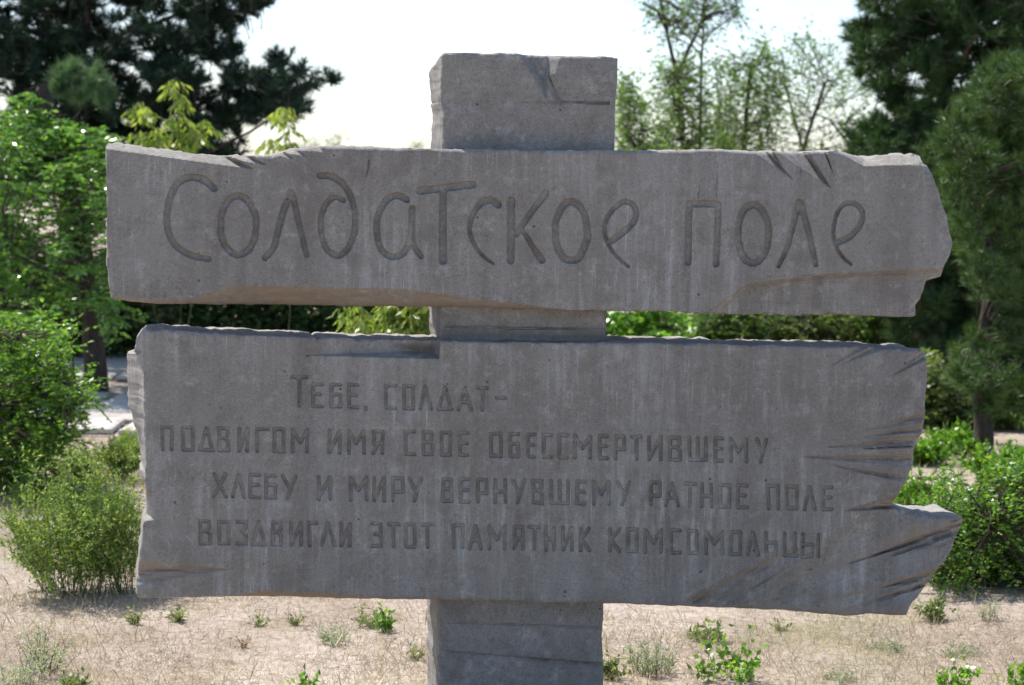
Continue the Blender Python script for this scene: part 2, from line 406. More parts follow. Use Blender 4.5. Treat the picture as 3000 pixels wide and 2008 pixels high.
def ell(cx, cy, rx, ry, n=28, wob=4, sd=0):
    r = random.Random(sd)
    return [(cx+(rx+r.uniform(-wob, wob))*math.sin(2*math.pi*i/n), cy-(ry+r.uniform(-wob, wob))*math.cos(2*math.pi*i/n)) for i in range(n)]
def closed(p): return p+[p[0]]
def curve(pts, k=6):
    """Catmull-Rom through pts"""
    P = [pts[0]]+list(pts)+[pts[-1]]; out = []
    for i in range(1, len(P)-2):
        p0, p1, p2, p3 = map(np.array, P[i-1:i+3])
        for j in range(k):
            t = j/k; out.append(tuple(.5*((2*p1)+(-p0+p2)*t+(2*p0-5*p1+4*p2-p3)*t*t+(-p0+3*p1-3*p2+p3)*t**3)))
    return out+[tuple(pts[-1])]
def big_letters():
    A, B, C_ = (300, 400), (1100, 400), (1900, 400); L = []
    def S(off, pts, w0, w1=None, cv=True):
        p = zpts(off, curve(pts) if cv else pts); n = len(p); w1 = w1 or w0
        return (p, [w0+(w1-w0)*i/max(1, n-1) for i in range(n)])
    L.append(('С', [S(A, [(850,395),(780,335),(700,312),(620,325),(560,380),(512,480),(492,600),(502,720),(550,820),(630,885),(720,920),(808,936)], 11, 8.5)]))
    L.append(('о', [S(A, closed(ell(1037,680,136,226,sd=1)), 9.5, cv=False)]))
    L.append(('л', [S(A, [(1440,432),(1385,560),(1335,740),(1305,850),(1240,928)], 10, 8.5), S(A, [(1450,440),(1490,620),(1528,790),(1560,905)], 9, 7.5)]))
    L.append(('д', [S(A, [(1660,300),(1740,303),(1820,350),(1880,430),(1922,560),(1928,680),(1900,800),(1850,880),(1790,910),(1720,870),(1680,780),(1665,660),(1680,570),(1720,500),(1775,466),(1838,488)], 9.5, 7.5)]))
    L.append(('а', [S(B, [(238,482),(170,452),(100,475),(40,550),(12,640),(10,730),(30,830),(80,900),(150,918),(215,885),(262,800),(280,720)], 9.5, 8.5), S(B, [(280,550),(277,720),(290,830),(345,912)], 10, 8)]))
    L.append(('Т', [S(B, [(338,415),(742,368)], 11, 11, False), S(B, [(515,430),(513,690),(514,950)], 10, 12, False)]))
    L.append(('с', [S(B, [(935,520),(880,487),(820,500),(762,560),(727,640),(718,720),(742,800),(790,880),(840,930),(900,972)], 11, 3.5)]))
    L.append(('к', [S(B, [(1036,492),(1034,700),(1030,945)], 11.5, 11, False), S(B, [(1300,432),(1180,590),(1075,745)], 9.5, 8.5, False), S(B, [(1115,712),(1200,840),(1268,945)], 6, 10, False)]))
    L.append(('о', [S(B, closed(ell(1493,725,122,225,sd=2)), 10, cv=False)]))
    L.append(('е', [S(B, [(1795,800),(1900,722),(1970,650),(1986,570),(1950,512),(1888,502),(1820,550),(1765,625),(1745,710),(1762,790),(1810,880),(1870,945),(1930,992)], 9.5, 4.5)]))
    L.append(('п', [S(C_, [(300,962),(305,740),(308,518),(420,512),(530,520),(524,740),(513,975)], 9.8, 9.8, False)]))
    L.append(('о', [S(C_, closed(ell(797,743,117,222,sd=3)), 9.8, cv=False)]))
    L.append(('л', [S(C_, [(1145,505),(1100,680),(1055,850),(990,990)], 10.5, 6), S(C_, [(1160,510),(1222,740),(1275,978)], 9.5, 8.5, False)]))
    L.append(('е', [S(C_, [(1445,808),(1540,760),(1610,680),(1633,600),(1610,540),(1550,508),(1490,520),(1440,580),(1412,680),(1410,760),(1440,860),(1490,930),(1545,974)], 9, 4)]))
    return L

def carve(X, Y, depth, letters, dm, wall, rounded):
    ids = np.zeros(X.shape, int)
    for k, (ch, strokes) in enumerate(letters, 1):
        al = np.array([p for st, _ in strokes for p in st]); pad = 16
        m = (X > al[:, 0].min()-pad) & (X < al[:, 0].max()+pad) & (Y > al[:, 1].min()-pad) & (Y < al[:, 1].max()+pad)
        idx = np.nonzero(m); x = X[idx]; y = Y[idx]
        best = np.full(x.shape, -1.)
        wob = 1.1*fbm(x*.09, y*.09, 31, 2)
        for pts, ws in strokes:
            for i in range(len(pts)-1):
                d, t = segdist(x, y, pts[i], pts[i+1]); wv = ws[i]+(ws[i+1]-ws[i])*t
                best = np.maximum(best, wv-d+wob)       # px inside the groove edge
        if rounded: g = dm*np.sqrt(np.clip(1-(1-np.clip(best/6.5, 0, 1))**2.4, 0, 1))*(1+.5*fbm(x*.04, y*.04, 5, 3))
        else: g = dm*smooth01(best/wall)*(1+.35*fbm(x*.05, y*.05, 5, 3))
        g = np.where(best > 0, g, 0)
        depth[idx] += g
        ids[idx] = np.where((best > -.2) & (best > 0), k, ids[idx])
    return ids

def slabface(name, outline, step, base_depth, thick, feat, mat, parent, letters=None, ldepth=.01, rounded=False, lmat=None,
             jag=3.0, bevel=None, ringfn=None, seed=1, amp=.0012, noisefn=None, ochre_bounce=()):
    fine = resample(outline, 7, jag, seed)
    lo = fine.min(0)-step*2; hi = fine.max(0)+step*2
    xs = np.arange(lo[0], hi[0], step); ys = np.arange(lo[1], hi[1], step)
    X, Y = np.meshgrid(xs, ys, indexing='ij')
    ins = np.zeros(X.shape, bool); a = fine; b = np.roll(fine, -1, 0)
    for j, y in enumerate(ys):
        m = (a[:, 1] > y) != (b[:, 1] > y)
        xc = np.sort(a[m, 0]+(y-a[m, 1])/(b[m, 1]-a[m, 1])*(b[m, 0]-a[m, 0]))
        ins[:, j] = np.searchsorted(xc, xs) % 2 == 1
    # erode one: a quad is kept if all 4 corners are inside
    q = ins[:-1, :-1] & ins[1:, :-1] & ins[1:, 1:] & ins[:-1, 1:]
    # drop cells hanging on by a corner
    for _ in range(3):
        p = np.pad(q, 1); nb = p[:-2, 1:-1].astype(int)+p[2:, 1:-1]+p[1:-1, :-2]+p[1:-1, 2:]; q &= nb >= 2
    n, m_ = X.shape; vid = np.arange(n*m_).reshape(n, m_)
    # photo-space x runs right, y down: order so that the normal looks at the camera
    F = np.stack([vid[:-1, :-1], vid[:-1, 1:], vid[1:, 1:], vid[1:, :-1]], -1)[q]
    used = np.unique(F); remap = np.full(n*m_, -1); remap[used] = np.arange(len(used)); F = remap[F]
    x = X.ravel()[used]; y = Y.ravel()[used]
    E = np.concatenate([F[:, [0, 1]], F[:, [1, 2]], F[:, [2, 3]], F[:, [3, 0]]]); Es = np.sort(E, 1)
    key = Es[:, 0].astype(np.int64)*len(used)+Es[:, 1]
    uk, inv, cnt = np.unique(key, return_inverse=True, return_counts=True)
    Bd = E[cnt[inv] == 1]
    bv = np.unique(Bd); Pn = nearest_on(np.stack([x[bv], y[bv]], 1), fine); x[bv] = Pn[:, 0]; y[bv] = Pn[:, 1]
    depth = np.zeros(len(x))
    for f in feat: depth = np.maximum(depth, f(x, y))
    # worn rounded arris, wider where bevel() says so
    ol = np.array(outline, float); dd = np.full(len(x), 1e9); bw = np.full(len(x), 6.)
    for i in range(len(ol)):
        aa, bb = ol[i], ol[(i+1) % len(ol)]
        d, t = segdist(x, y, aa, bb); mm = d < dd; dd[mm] = d[mm]
        if bevel is not None: bw[mm] = bevel(x[mm], y[mm], aa, bb)
    r = bw*(1+1.1*fbm(x*.012, y*.012, seed+20, 4)); r = np.maximum(r, 1.5)
    depth += .004*np.clip(1-dd/12, 0, 1)*(.3+fbm(x*.09, y*.09, seed+90, 3)); rg = (x > 2560)*np.clip(1-dd/34, 0, 1)*.016*np.abs(fbm(x*.035+3, y*.05, seed+95, 5)); depth += rg; u = np.clip(1-dd/r, 0, 1); depth += np.where(u > 0, (1-np.sqrt(np.clip(1-u*u, 0, 1)))*r*.001, 0)
    depth += amp*2*fbm(x*.006, y*.01, seed+40, 4) + .0004*fbm(x*.12, y*.12, seed+50, 2)
    if noisefn is not None: depth += noisefn(x, y)
    ids = carve(x, y, depth, letters, ldepth, 2.6, rounded) if letters else np.zeros(len(x), int)
    lx, lz = plane(x, y, base_depth+depth)
    V = np.stack([lx, base_depth+depth, lz], 1)
    fid = np.where((ids[F] == ids[F][:, :1]).all(1), ids[F][:, 0], 0) if letters else np.zeros(len(F), int)
    # sides: boundary pushed back in rings
    rings = [.012, .04, .09, .15, .21, thick]
    Vs = [V]; Fs = [F[fid == 0]]; rm = np.full(len(V), -1); prev = np.arange(len(V))
    cenx, cenz = lx.mean(), lz.mean(); base = len(V); maxd = depth[bv]
    for k, d in enumerate(rings):
        vx = lx[bv].copy(); vz = lz[bv].copy()
        j = .004*(k > 0)
        vx += j*2*fbm(lx[bv]*30+k*3, lz[bv]*30, seed+60, 3); vz += j*2*fbm(lx[bv]*30, lz[bv]*30+k*5, seed+61, 3)
        if ringfn is not None:
            ox, oz = ringfn(x[bv], y[bv], d/thick); vx += ox; vz += oz
        vy = np.maximum(base_depth+d, base_depth+maxd*(1-d/thick)+d+.001)
        Vs.append(np.stack([vx, vy, vz], 1)); rm2 = np.full(len(V), -1); rm2[bv] = base+np.arange(len(bv)); base += len(bv)
        Fs.append(np.stack([prev[Bd[:, 1]], prev[Bd[:, 0]], rm2[Bd[:, 0]], rm2[Bd[:, 1]]], 1)); prev = rm2
    # back cap on a coarse loop
    nxt = {int(p): int(q_) for p, q_ in Bd}; best = []
    seen = set()
    for s in list(nxt):
        if s in seen: continue
        loop = [s]; seen.add(s); c = nxt[s]
        while c != s and c not in seen and c in nxt: loop.append(c); seen.add(c); c = nxt[c]
        if len(loop) > len(best): best = loop
    Vall = np.concatenate(Vs); Fq = np.concatenate(Fs)
    o = mesh_np(name, Vall, Fq, mat, parent, smooth=True)
    rw = np.zeros(len(Vall))  # mask for ochre stain and painted bounce light, mostly undersides of breaks
    for f in ochre_bounce: rw[:len(x)] = np.maximum(rw[:len(x)], np.clip(f(x, y)/.007, 0, 1))
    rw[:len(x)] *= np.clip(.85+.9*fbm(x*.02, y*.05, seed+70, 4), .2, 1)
    at_ = o.data.attributes.new('ochre_bounce', 'FLOAT', 'POINT'); at_.data.foreach_set('value', rw.astype(np.float32))
    # sharp arris handling: split normals by angle
    try:
        o.data.set_sharp_from_angle(angle=rad(38))
    except Exception: pass
    cap = [tuple(Vall[prev[v]]) for v in best]
    me = bpy.data.meshes.new(name+'_rear'); me.from_pydata(cap, [], [list(range(len(cap)))]); me.materials.append(mat)
    c = bpy.data.objects.new('rear_face', me); COL.objects.link(c); c.parent = o
    if letters:
        for k, (ch, _) in enumerate(letters, 1):
            FF = F[fid == k]
            if not len(FF): continue
            u_ = np.unique(FF); rr = np.full(len(V), -1); rr[u_] = np.arange(len(u_))
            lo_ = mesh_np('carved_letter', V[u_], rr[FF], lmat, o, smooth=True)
            try: lo_.data.set_sharp_from_angle(angle=rad(38))
            except Exception: pass
    return o

mon = thing('monument', 'grey concrete war memorial sign of two rough carved boards on a square pillar', 'monument', tuple(O0), YAW)

# ---- upper board
UP = [(311,434),(317,423),(338,421),(396,429),(492,440),(569,451),(626,457),(684,458),(742,457),(792,457),(818,450),(857,440),(899,433),(953,428),
      (1068,430),(1126,433),(1265,436),(1323,438),(1500,439),(1791,442),(1900,444),(1988,441),(2054,438),(2130,439),(2223,447),(2276,444),(2361,450),(2380,444),(2415,448),(2438,444),
      (2476,447),(2530,462),(2572,460),(2603,456),(2653,457),(2672,450),(2695,458),(2705,479),(2716,486),(2730,511),(2745,550),(2758,592),(2772,630),(2783,684),
      (2790,715),(2783,746),(2768,773),(2762,788),(2755,811),(2726,819),(2712,823),(2703,857),(2697,876),(2687,888),(2682,894),(2682,926),(2672,930),(2611,930),
      (2515,924),(2438,920),(2334,924),(2246,920),(2169,922),(2065,920),(1977,913),(1791,911),(1600,907),(1484,903),(1273,899),(1100,898),(876,894),(646,892),
      (515,890),(454,890),(396,886),(327,874),(321,842),(315,784),(313,630),(311,515)]
def bev_up(x, y, a, b):
    top = (a[1] < 470) and (b[1] < 470)
    left = a[0] < 330 and b[0] < 330
    if top: return np.where(x < 320, 6., 13.)
    if left: return np.full(x.shape, 9.)
    if a[1] > 860: return np.where(x < 520, 18., 7.)
    return np.full(x.shape, 7.)
FU = [
 lambda x, y: chip(x, y, [(305,436,746,497,2.3), (750,500,664,440,2.2)], (560,456), .075),
 lambda x, y: chip(x, y, [(600,453,797,488,2.0), (800,492,712,440,2.0)], (700,452), .050),
 lambda x, y: chip(x, y, [(730,460,838,465,2.0), (835,462,890,483,2.0), (891,487,826,436,2.0)], (810,452), .040),
 lambda x, y: chip(x, y, [(830,447,905,461,1.6), (910,465,866,430,1.6)], (868,438), .022),
 lambda x, y: chip(x, y, [(870,437,948,448,1.4), (952,449,940,420,1.5)], (905,432), .014),
 lambda x, y: gash(x, y, (930,447), (870,428), 10, 4, .001, .010),
 lambda x, y: chip(x, y, [(2210,449,2263,486,1.9), (2258,448,2302,500,3.2)], (2243,455), .06),
 lambda x, y: chip(x, y, [(2276,446,2398,529,1.7), (2372,444,2434,550,3.6)], (2340,460), .09),
 lambda x, y: gash(x, y, (2300,500), (2262,448), 14, 6, .001, .02),
 lambda x, y: gash(x, y, (2442,516), (2418,448), 5, 5, .002, .022),
 lambda x, y: chip(x, y, [(2499,488,2712,482,2.4), (2495,468,2532,489,2.5)], (2600,465), .06),
 lambda x, y: gash(x, y, (2500,478), (2700,482), 5, 3, .004, .006, wa=.6),
 # broken step at the lower right, facing down
 lambda x, y: chip(x, y, [(2066,917,2184,833,1.6), (2184,833,2392,804,2.2), (2392,804,2800,782,2.2)], (2400,880), .034) - .0,
 lambda x, y: chip(x, y, [(2600,835,2760,815,1.0)], (2680,880), .030)*0,
 lambda x, y: gash(x, y, (2560,888), (2690,877), 9, 16, .020, .034, wa=.5)*(y > 800),
 lambda x, y: gash(x, y, (2330,812), (2760,800), 14, 10, .010, .026, wa=.5),
 # long scooped chamfer under the left half
 lambda x, y: chip(x, y, [(470,897,700,836,1.35), (700,836,1180,846,1.35), (1180,846,1290,860,1.35), (1290,860,1720,916,1.35)], (900,890), .09),
 lambda x, y: gash(x, y, (1070,572), (1078,492), 4, 4, .002, .006, k=5, wa=.5),
 lambda x, y: gash(x, y, (2104,478), (2100,556), 3.5, 3.5, .003, .005, wa=.7),
 lambda x, y: gash(x, y, (2052,520), (2046,575), 3, 3, .002, .004, wa=.7),
 lambda x, y: gash(x, y, (2348,530), (2346,500), 3, 3, .002, .004, wa=.7),
]
def swirl(x, y):   # ragged carving marks inside the lower scoop
    m = smooth01((y-838-(np.abs(x-950)*.03))/14)*(x < 1500)*(y > 835)
    m2 = smooth01((y-800)/14)*(x > 2180)
    return m*.006*fbm(x*.015, y*.07, 91, 4) + m2*.0018*fbm(x*.006, y*.09, 92, 4)
slabface('upper_board', UP, 2.7, 0, .26, FU, M_board, mon, big_letters(), .0128, True, M_groove, jag=3.0, bevel=bev_up, seed=11, noisefn=swirl, ochre_bounce=[
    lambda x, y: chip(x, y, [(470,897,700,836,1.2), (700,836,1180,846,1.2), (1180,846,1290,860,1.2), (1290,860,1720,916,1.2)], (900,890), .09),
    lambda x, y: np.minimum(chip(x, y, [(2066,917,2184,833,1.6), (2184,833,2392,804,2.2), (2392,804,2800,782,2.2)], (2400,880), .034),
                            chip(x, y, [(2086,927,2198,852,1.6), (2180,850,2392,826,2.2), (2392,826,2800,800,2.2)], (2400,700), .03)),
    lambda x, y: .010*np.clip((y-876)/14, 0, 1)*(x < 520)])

# ---- lower board
LO = [(417,1005),(419,982),(430,970),(478,968),(576,975),(674,979),(773,984),(871,988),(924,990),(930,997),(938,991),(1028,991),(1048,997),(1126,995),(1291,999),(1469,1004),(1661,1006),
      (1776,1004),(1891,1004),(2100,1009),(2145,1012),(2290,1013),(2435,1016),(2537,1016),(2653,1025),(2700,1026),(2709,1031),(2711,1049),(2715,1067),(2716,1089),(2714,1132),
      (2711,1150),(2709,1180),(2710,1205),(2709,1230),(2702,1252),(2700,1270),(2689,1288),(2682,1306),(2675,1325),(2678,1343),(2675,1361),(2667,1379),(2653,1408),(2646,1423),
      (2633,1448),(2617,1468),(2616,1478),(2618,1487),(2655,1496),(2686,1505),(2722,1509),(2786,1512),(2813,1511),(2821,1519),(2819,1539),(2808,1557),(2799,1575),(2786,1616),
      (2767,1643),(2749,1663),(2731,1688),(2713,1711),(2702,1729),(2686,1754),(2677,1760),(2668,1774),(2659,1792),(2655,1802),(2610,1802),(2537,1797),(2510,1803),(2474,1805),
      (2406,1798),(2339,1791),(2271,1787),(2181,1783),(2090,1779),(1877,1772),(1773,1767),(1272,1756),(1057,1755),(831,1748),(696,1747),(606,1749),(493,1750),(407,1754),
      (398,1742),(400,1706),(405,1661),(414,1593),(418,1548),(424,1526),(431,1480),(426,1440),(424,1410),(425,1345),(421,1215),(421,1136)]
def bev_lo(x, y, a, b):
    if a[1] < 1030 and b[1] < 1030: return np.full(x.shape, 8.)
    if a[0] < 440 and b[0] < 440: return np.full(x.shape, 13.)
    if a[1] > 1740: return np.where(x < 1300, 7., 6.)
    if 1490 < a[1] < 1530: return np.full(x.shape, 20.)
    return np.full(x.shape, 8.)
FL = [
 lambda x, y: chip(x, y, [(900,1042,1283,1053,3.0), (890,1050,900,980,.20), (1291,980,1288,1056,4), (900,950,1290,958,.9)], (1150,1000), .08),
 lambda x, y: chip(x, y, [(880,1022,1290,1030,.6), (880,1050,890,980,.05), (1291,980,1288,1056,3.5)], (1150,1000), .012),
 lambda x, y: gash(x, y, (2420,1080), (2522,1020), 18, 10, .002, .013),
 lambda x, y: gash(x, y, (2455,1074), (2560,1022), 14, 12, .002, .016),
 lambda x, y: gash(x, y, (2610,1104), (2706,1050), 18, 10, .002, .014),
 lambda x, y: gash(x, y, (2640,1078), (2706,1036), 12, 8, .002, .016),
 lambda x, y: gash(x, y, (2530,1262), (2700,1220), 12, 20, .002, .016),
 lambda x, y: gash(x, y, (2520,1282), (2700,1258), 18, 8, .002, .020),
 lambda x, y: gash(x, y, (2410,1312), (2692,1288), 14, 20, .004, .019),
 lambda x, y: gash(x, y, (2470,1318), (2692,1306), 5, 6, .004, .014),
 lambda x, y: gash(x, y, (2345,1341), (2680,1345), 24, 22, .004, .021),
 lambda x, y: gash(x, y, (2400,1352), (2618,1397), 12, 8, .003, .011, k=-4),
 lambda x, y: gash(x, y, (2470,1496), (2622,1484), 34, 13, .004, .060),
 lambda x, y: chip(x, y, [(2560,1470,2600,1440,.5), (2600,1440,2650,1405,.8)], (2640,1470), .03),
 # long splintered facets at the lower right
 lambda x, y: gash(x, y, (2285,1712), (2830,1532), 60, 130, .010, .052, k=-6, wa=.12),
 lambda x, y: gash(x, y, (2400,1655), (2760,1512), 16, 14, .003, .020, k=-3),
 lambda x, y: gash(x, y, (2015,1768), (2262,1642), 16, 90, .020, .010, wa=.9),
 lambda x, y: gash(x, y, (2355,1780), (2735,1680), 34, 70, .008, .042, k=-4, wa=.15),
 lambda x, y: gash(x, y, (2425,1802), (2720,1712), 28, 44, .010, .046, wa=.2),
 lambda x, y: chip(x, y, [(2535,1800,2672,1763,1.2)], (2620,1800), .045),
 lambda x, y: gash(x, y, (2110,1783), (2330,1650), 8, 30, .012, .010, wa=.9),
 # lower left sweep and bottom scoop
 lambda x, y: gash(x, y, (680,1667), (400,1672), 46, 30, .003, .020),
 lambda x, y: gash(x, y, (560,1680), (400,1700), 16, 6, .002, .012),
 lambda x, y: chip(x, y, [(640,1752,760,1730,1.6), (760,1730,900,1732,1.6), (900,1732,1350,1762,1.6)], (900,1748), .03),
 # chipped triangle on the left edge
 lambda x, y: chip(x, y, [(424,1408,456,1523,2.2), (456,1523,400,1530,2.2)], (428,1490), .05),
]
def lo_marks(x, y):
    m = smooth01((x-2380)/220)*smooth01((y-1230)/40)*smooth01((1420-y)/60)
    m2 = smooth01((x-2000-(1780-y)*1.9)/120)*smooth01((y-1560)/60)
    u = y + .30*(x-2300)
    return m*.006*fbm(x*.004, y*.11, 95, 4) + m2*.0045*fbm(x*.003, u*.07, 96, 4)
def lo_ring(x, y, f):
    left = x < 460
    out = np.where(left & (y > 1040) & (y < 1420), -np.interp(y, [1040, 1050, 1130, 1200, 1290, 1385, 1395, 1420], [14, 42, 46, 42, 22, 6, 14, 6]), 0.)
    out = np.where(left & (y <= 1040), -np.interp(y, [975, 1000, 1040], [0, 10, 18]), out)
    return out*.00098*smooth01((f-.25)/.25), np.zeros_like(x)
slabface('lower_board', LO, 2.45, 0, .26, FL, M_board, mon, small_letters(), .0072, False, M_groove_s, jag=3.2, bevel=bev_lo, ringfn=lo_ring, seed=23, noisefn=lo_marks, ochre_bounce=[
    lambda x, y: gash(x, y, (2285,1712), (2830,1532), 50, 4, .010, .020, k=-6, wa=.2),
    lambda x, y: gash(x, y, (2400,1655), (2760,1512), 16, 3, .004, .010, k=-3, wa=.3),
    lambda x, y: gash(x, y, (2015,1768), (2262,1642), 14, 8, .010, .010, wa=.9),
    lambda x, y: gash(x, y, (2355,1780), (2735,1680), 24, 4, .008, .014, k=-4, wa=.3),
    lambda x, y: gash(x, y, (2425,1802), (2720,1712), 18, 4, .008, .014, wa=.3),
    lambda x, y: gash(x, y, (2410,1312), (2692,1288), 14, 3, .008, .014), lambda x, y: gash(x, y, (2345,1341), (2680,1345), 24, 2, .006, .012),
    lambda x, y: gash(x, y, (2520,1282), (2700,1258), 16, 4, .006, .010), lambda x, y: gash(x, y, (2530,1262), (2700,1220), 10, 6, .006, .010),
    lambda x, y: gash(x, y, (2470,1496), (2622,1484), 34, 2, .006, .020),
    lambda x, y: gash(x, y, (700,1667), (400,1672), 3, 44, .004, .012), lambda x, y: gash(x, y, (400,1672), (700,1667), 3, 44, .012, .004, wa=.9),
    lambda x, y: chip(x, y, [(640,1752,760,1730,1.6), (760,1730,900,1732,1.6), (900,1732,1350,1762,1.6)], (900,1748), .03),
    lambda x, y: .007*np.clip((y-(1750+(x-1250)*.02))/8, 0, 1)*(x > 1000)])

# ---- pillar
PL = [(1294,160),(1300,155),(1394,157),(1513,157),(1533,162),(1616,164),(1791,167),(1797,170),(1810,171),(1809,203),(1803,314),(1799,443),(1790,650),(1777,905),(1776,1003),
      (1772,1400),(1768,1774),(1763,1864),(1768,2008),(1770,2205),(1284,2205),(1283,2008),(1279,1760),(1284,1400),(1290,1003),(1289,900),(1294,650),(1296,432),(1296,328),(1290,286),(1292,231)]
FP = [
 lambda x, y: gash(x, y, (1655,330), (1575,150), 40, 34, .003, .034),
 lambda x, y: gash(x, y, (1630,290), (1552,150), 18, 12, .003, .036),
 lambda x, y: chip(x, y, [(1514,150,1604,300,1.6), (1600,300,1650,150,1.2)], (1570,160), .04),
 lambda x, y: gash(x, y, (1560,297), (1735,300), 4, 7, .002, .010, wa=.4)*(x < 1790),
 lambda x, y: gash(x, y, (1310,296), (1650,300), 4, 6, .0015, .003, wa=.5)*(x < 1680),
 lambda x, y: gash(x, y, (1300,958), (1700,966), 6, 5, .012, .008, wa=.8),
 lambda x, y: chip(x, y, [(1290,962,1780,972,.5)], (1500,1000), .012)*(y < 1200),
 lambda x, y: gash(x, y, (1300,1822), (1760,1838), 4, 6, .004, .006, wa=.8),
 lambda x, y: gash(x, y, (1290,1908), (1740,1944), 5, 14, .007, .011, wa=.8),
]
def pil_ring(x, y, f):
    left = x < 1350
    ox = np.where(left & (y < 300), np.interp(y, [155, 190, 260, 300], [.0, -.004, .0, .004]), 0.)
    oz = np.where(left & (y < 200), -.022, 0.) - np.where(left & (y < 175), .012, 0)
    return ox*f, oz*f
def pil_n(x, y):
    yy = y-.02*(x-1300)
    return .003*fbm(x*.0015, yy*.03, 97, 3)
slabface('pillar', PL, 3.2, .075, .25, FP, M_pillar, mon, jag=2.6, bevel=lambda x, y, a, b: np.full(x.shape, 10.), ringfn=pil_ring, seed=37, noisefn=pil_n)

# ------------------------------------------------------------------ plant builders
def unit(v): return v/np.maximum(np.linalg.norm(v, axis=-1, keepdims=True), 1e-9)
def rdir(n, r=R): return unit(r.normal(size=(n, 3)))
def leaves(name, parent, mat, P, D, L, W, fold=0, org=None):
    """one folded leaf blade per row: base P, direction D, length L, width W"""
    n = len(P); D = unit(D); side = unit(np.cross(D, rdir(n))); up = np.cross(side, D)
    L = np.broadcast_to(L, (n,))[:, None]; W = np.broadcast_to(W, (n,))[:, None]
    a = P; b = P+D*L*.45+side*W*.5+up*W*.12; c = P+D*L-up*L*.08; d = P+D*L*.45-side*W*.5+up*W*.12
    V = np.stack([a, b, c, d], 1).reshape(-1, 3)
    if org is not None: V = V-np.asarray(org)
    F = np.arange(n*4).reshape(n, 4)
    return mesh_np(name, V, F, mat, parent)
def needles(name, parent, mat, T, D, n, L, W, spread=.9, org=None):
    """tufts at T facing D with n thin needles each"""
    m = len(T); P = np.repeat(T, n, 0); dd = unit(np.repeat(unit(D), n, 0)+spread*rdir(m*n))
    ll = L*(.7+.5*R.random((m*n, 1))); side = unit(np.cross(dd, rdir(m*n)))*W*.5
    # needles start along the last bit of shoot
    P = P - np.repeat(unit(D), n, 0)*R.random((m*n, 1))*L*.9
    V = np.stack([P-side, P+side, P+dd*ll], 1).reshape(-1, 3)
    if org is not None: V = V-np.asarray(org)
    # random-per-island would be per needle
    return mesh_np(name, V, np.arange(m*n*3).reshape(-1, 3), mat, parent)
def tubes(name, parent, mat, lines, sides=6, org=None, smooth=True):
    """lines: list of (pts (k,3), radii (k,))"""
    Vs, Fs, base = [], [], 0
    ang = np.arange(sides)*2*math.pi/sides
    for pts, rr in lines:
        pts = np.asarray(pts, float); rr = np.asarray(rr, float); k = len(pts)
        t = unit(np.gradient(pts, axis=0)); ref = np.array([.31, .17, .93]) if abs(t[0, 2]) < .9 else np.array([1., .1, 0])
        s = unit(np.cross(t, ref)); u = np.cross(s, t)
        V = pts[:, None]+rr[:, None, None]*(np.cos(ang)[None, :, None]*s[:, None]+np.sin(ang)[None, :, None]*u[:, None])
        Vs.append(V.reshape(-1, 3)); i = np.arange(k*sides).reshape(k, sides)+base; j = np.roll(i, -1, 1)
        Fs.append(np.stack([i[:-1], j[:-1], j[1:], i[1:]], -1).reshape(-1, 4)); base += k*sides
    V = np.concatenate(Vs)
    if org is not None: V = V-np.asarray(org)
    return mesh_np(name, V, np.concatenate(Fs), mat, parent, smooth=smooth)
def bez(a, b, sag=.1, k=6, wob=.03):
    a = np.asarray(a, float); b = np.asarray(b, float); L = np.linalg.norm(b-a)
    m = (a+b)/2+np.array([0, 0, sag*L]) + (R.random(3)-.5)*wob*4*L
    t = np.linspace(0, 1, k)[:, None]; p = (1-t)**2*a+2*t*(1-t)*m+t*t*b
    p[1:-1] += (R.random((k-2, 3))-.5)*wob*L; return p
def inpoly(px, py, poly):
    poly = np.array(poly, float); r = np.zeros(len(px), bool); a = poly; b = np.roll(poly, -1, 0)
    for (x1, y1), (x2, y2) in zip(a, b):
        m = (y1 > py) != (y2 > py)
        r ^= m & (px < (x2-x1)*(py-y1)/((y2-y1) if y2 != y1 else 1e-9)+x1)
    return r
def fill(poly, n, Y, sy, holes=()):
    poly = np.array(poly, float); lo = poly.min(0); hi = poly.max(0); out = []
    c = 0
    while c < n:
        p = lo+(hi-lo)*R.random((n*3, 2)); m = inpoly(p[:, 0], p[:, 1], poly)
        for hx, hy, hr in holes: m &= np.hypot(p[:, 0]-hx, p[:, 1]-hy) > hr
        out.append(p[m]); c += m.sum()
    p = np.concatenate(out)[:n]
    return at(p[:, 0], p[:, 1], Y+sy*np.clip(R.normal(size=n), -1.8, 1.8))

def skeleton(trunk_pts, C, nmain, r0, thin=.006, sag=-.05):
    """limbs from the trunk to the clusters C"""
    tp = np.asarray(trunk_pts, float); lines = []; nodes = []
    zt = tp[:, 2]; idx = R.permutation(len(C))[:nmain]
    for i in idx:
        c = C[i]; L = np.linalg.norm(c[:2]-tp[-1, :2])
        z = np.clip(c[2]-L*.45, zt[0]+.25*(zt[-1]-zt[0]), zt[-1]*.98)
        s = np.array([np.interp(z, zt, tp[:, q]) for q in range(3)])
        p = bez(s, c, sag, 8, .03); rr = np.linspace(r0, thin, 8); lines.append((p, rr)); nodes.append(p)
    nodes = np.concatenate(nodes+[tp]) if nodes else tp
    rest = np.setdiff1d(np.arange(len(C)), idx); tw = []
    for i in rest:
        c = C[i]; d = np.linalg.norm(nodes-c, axis=1)+.6*np.maximum(0, nodes[:, 2]-c[2]); s = nodes[np.argmin(d)]
        if np.linalg.norm(s-c) > .3: s = c+(s-c)*.25/np.linalg.norm(s-c)
        tw.append((bez(s, c, -.04, 4, .05), np.linspace(thin*.9, thin*.35, 4)))
    return lines, tw

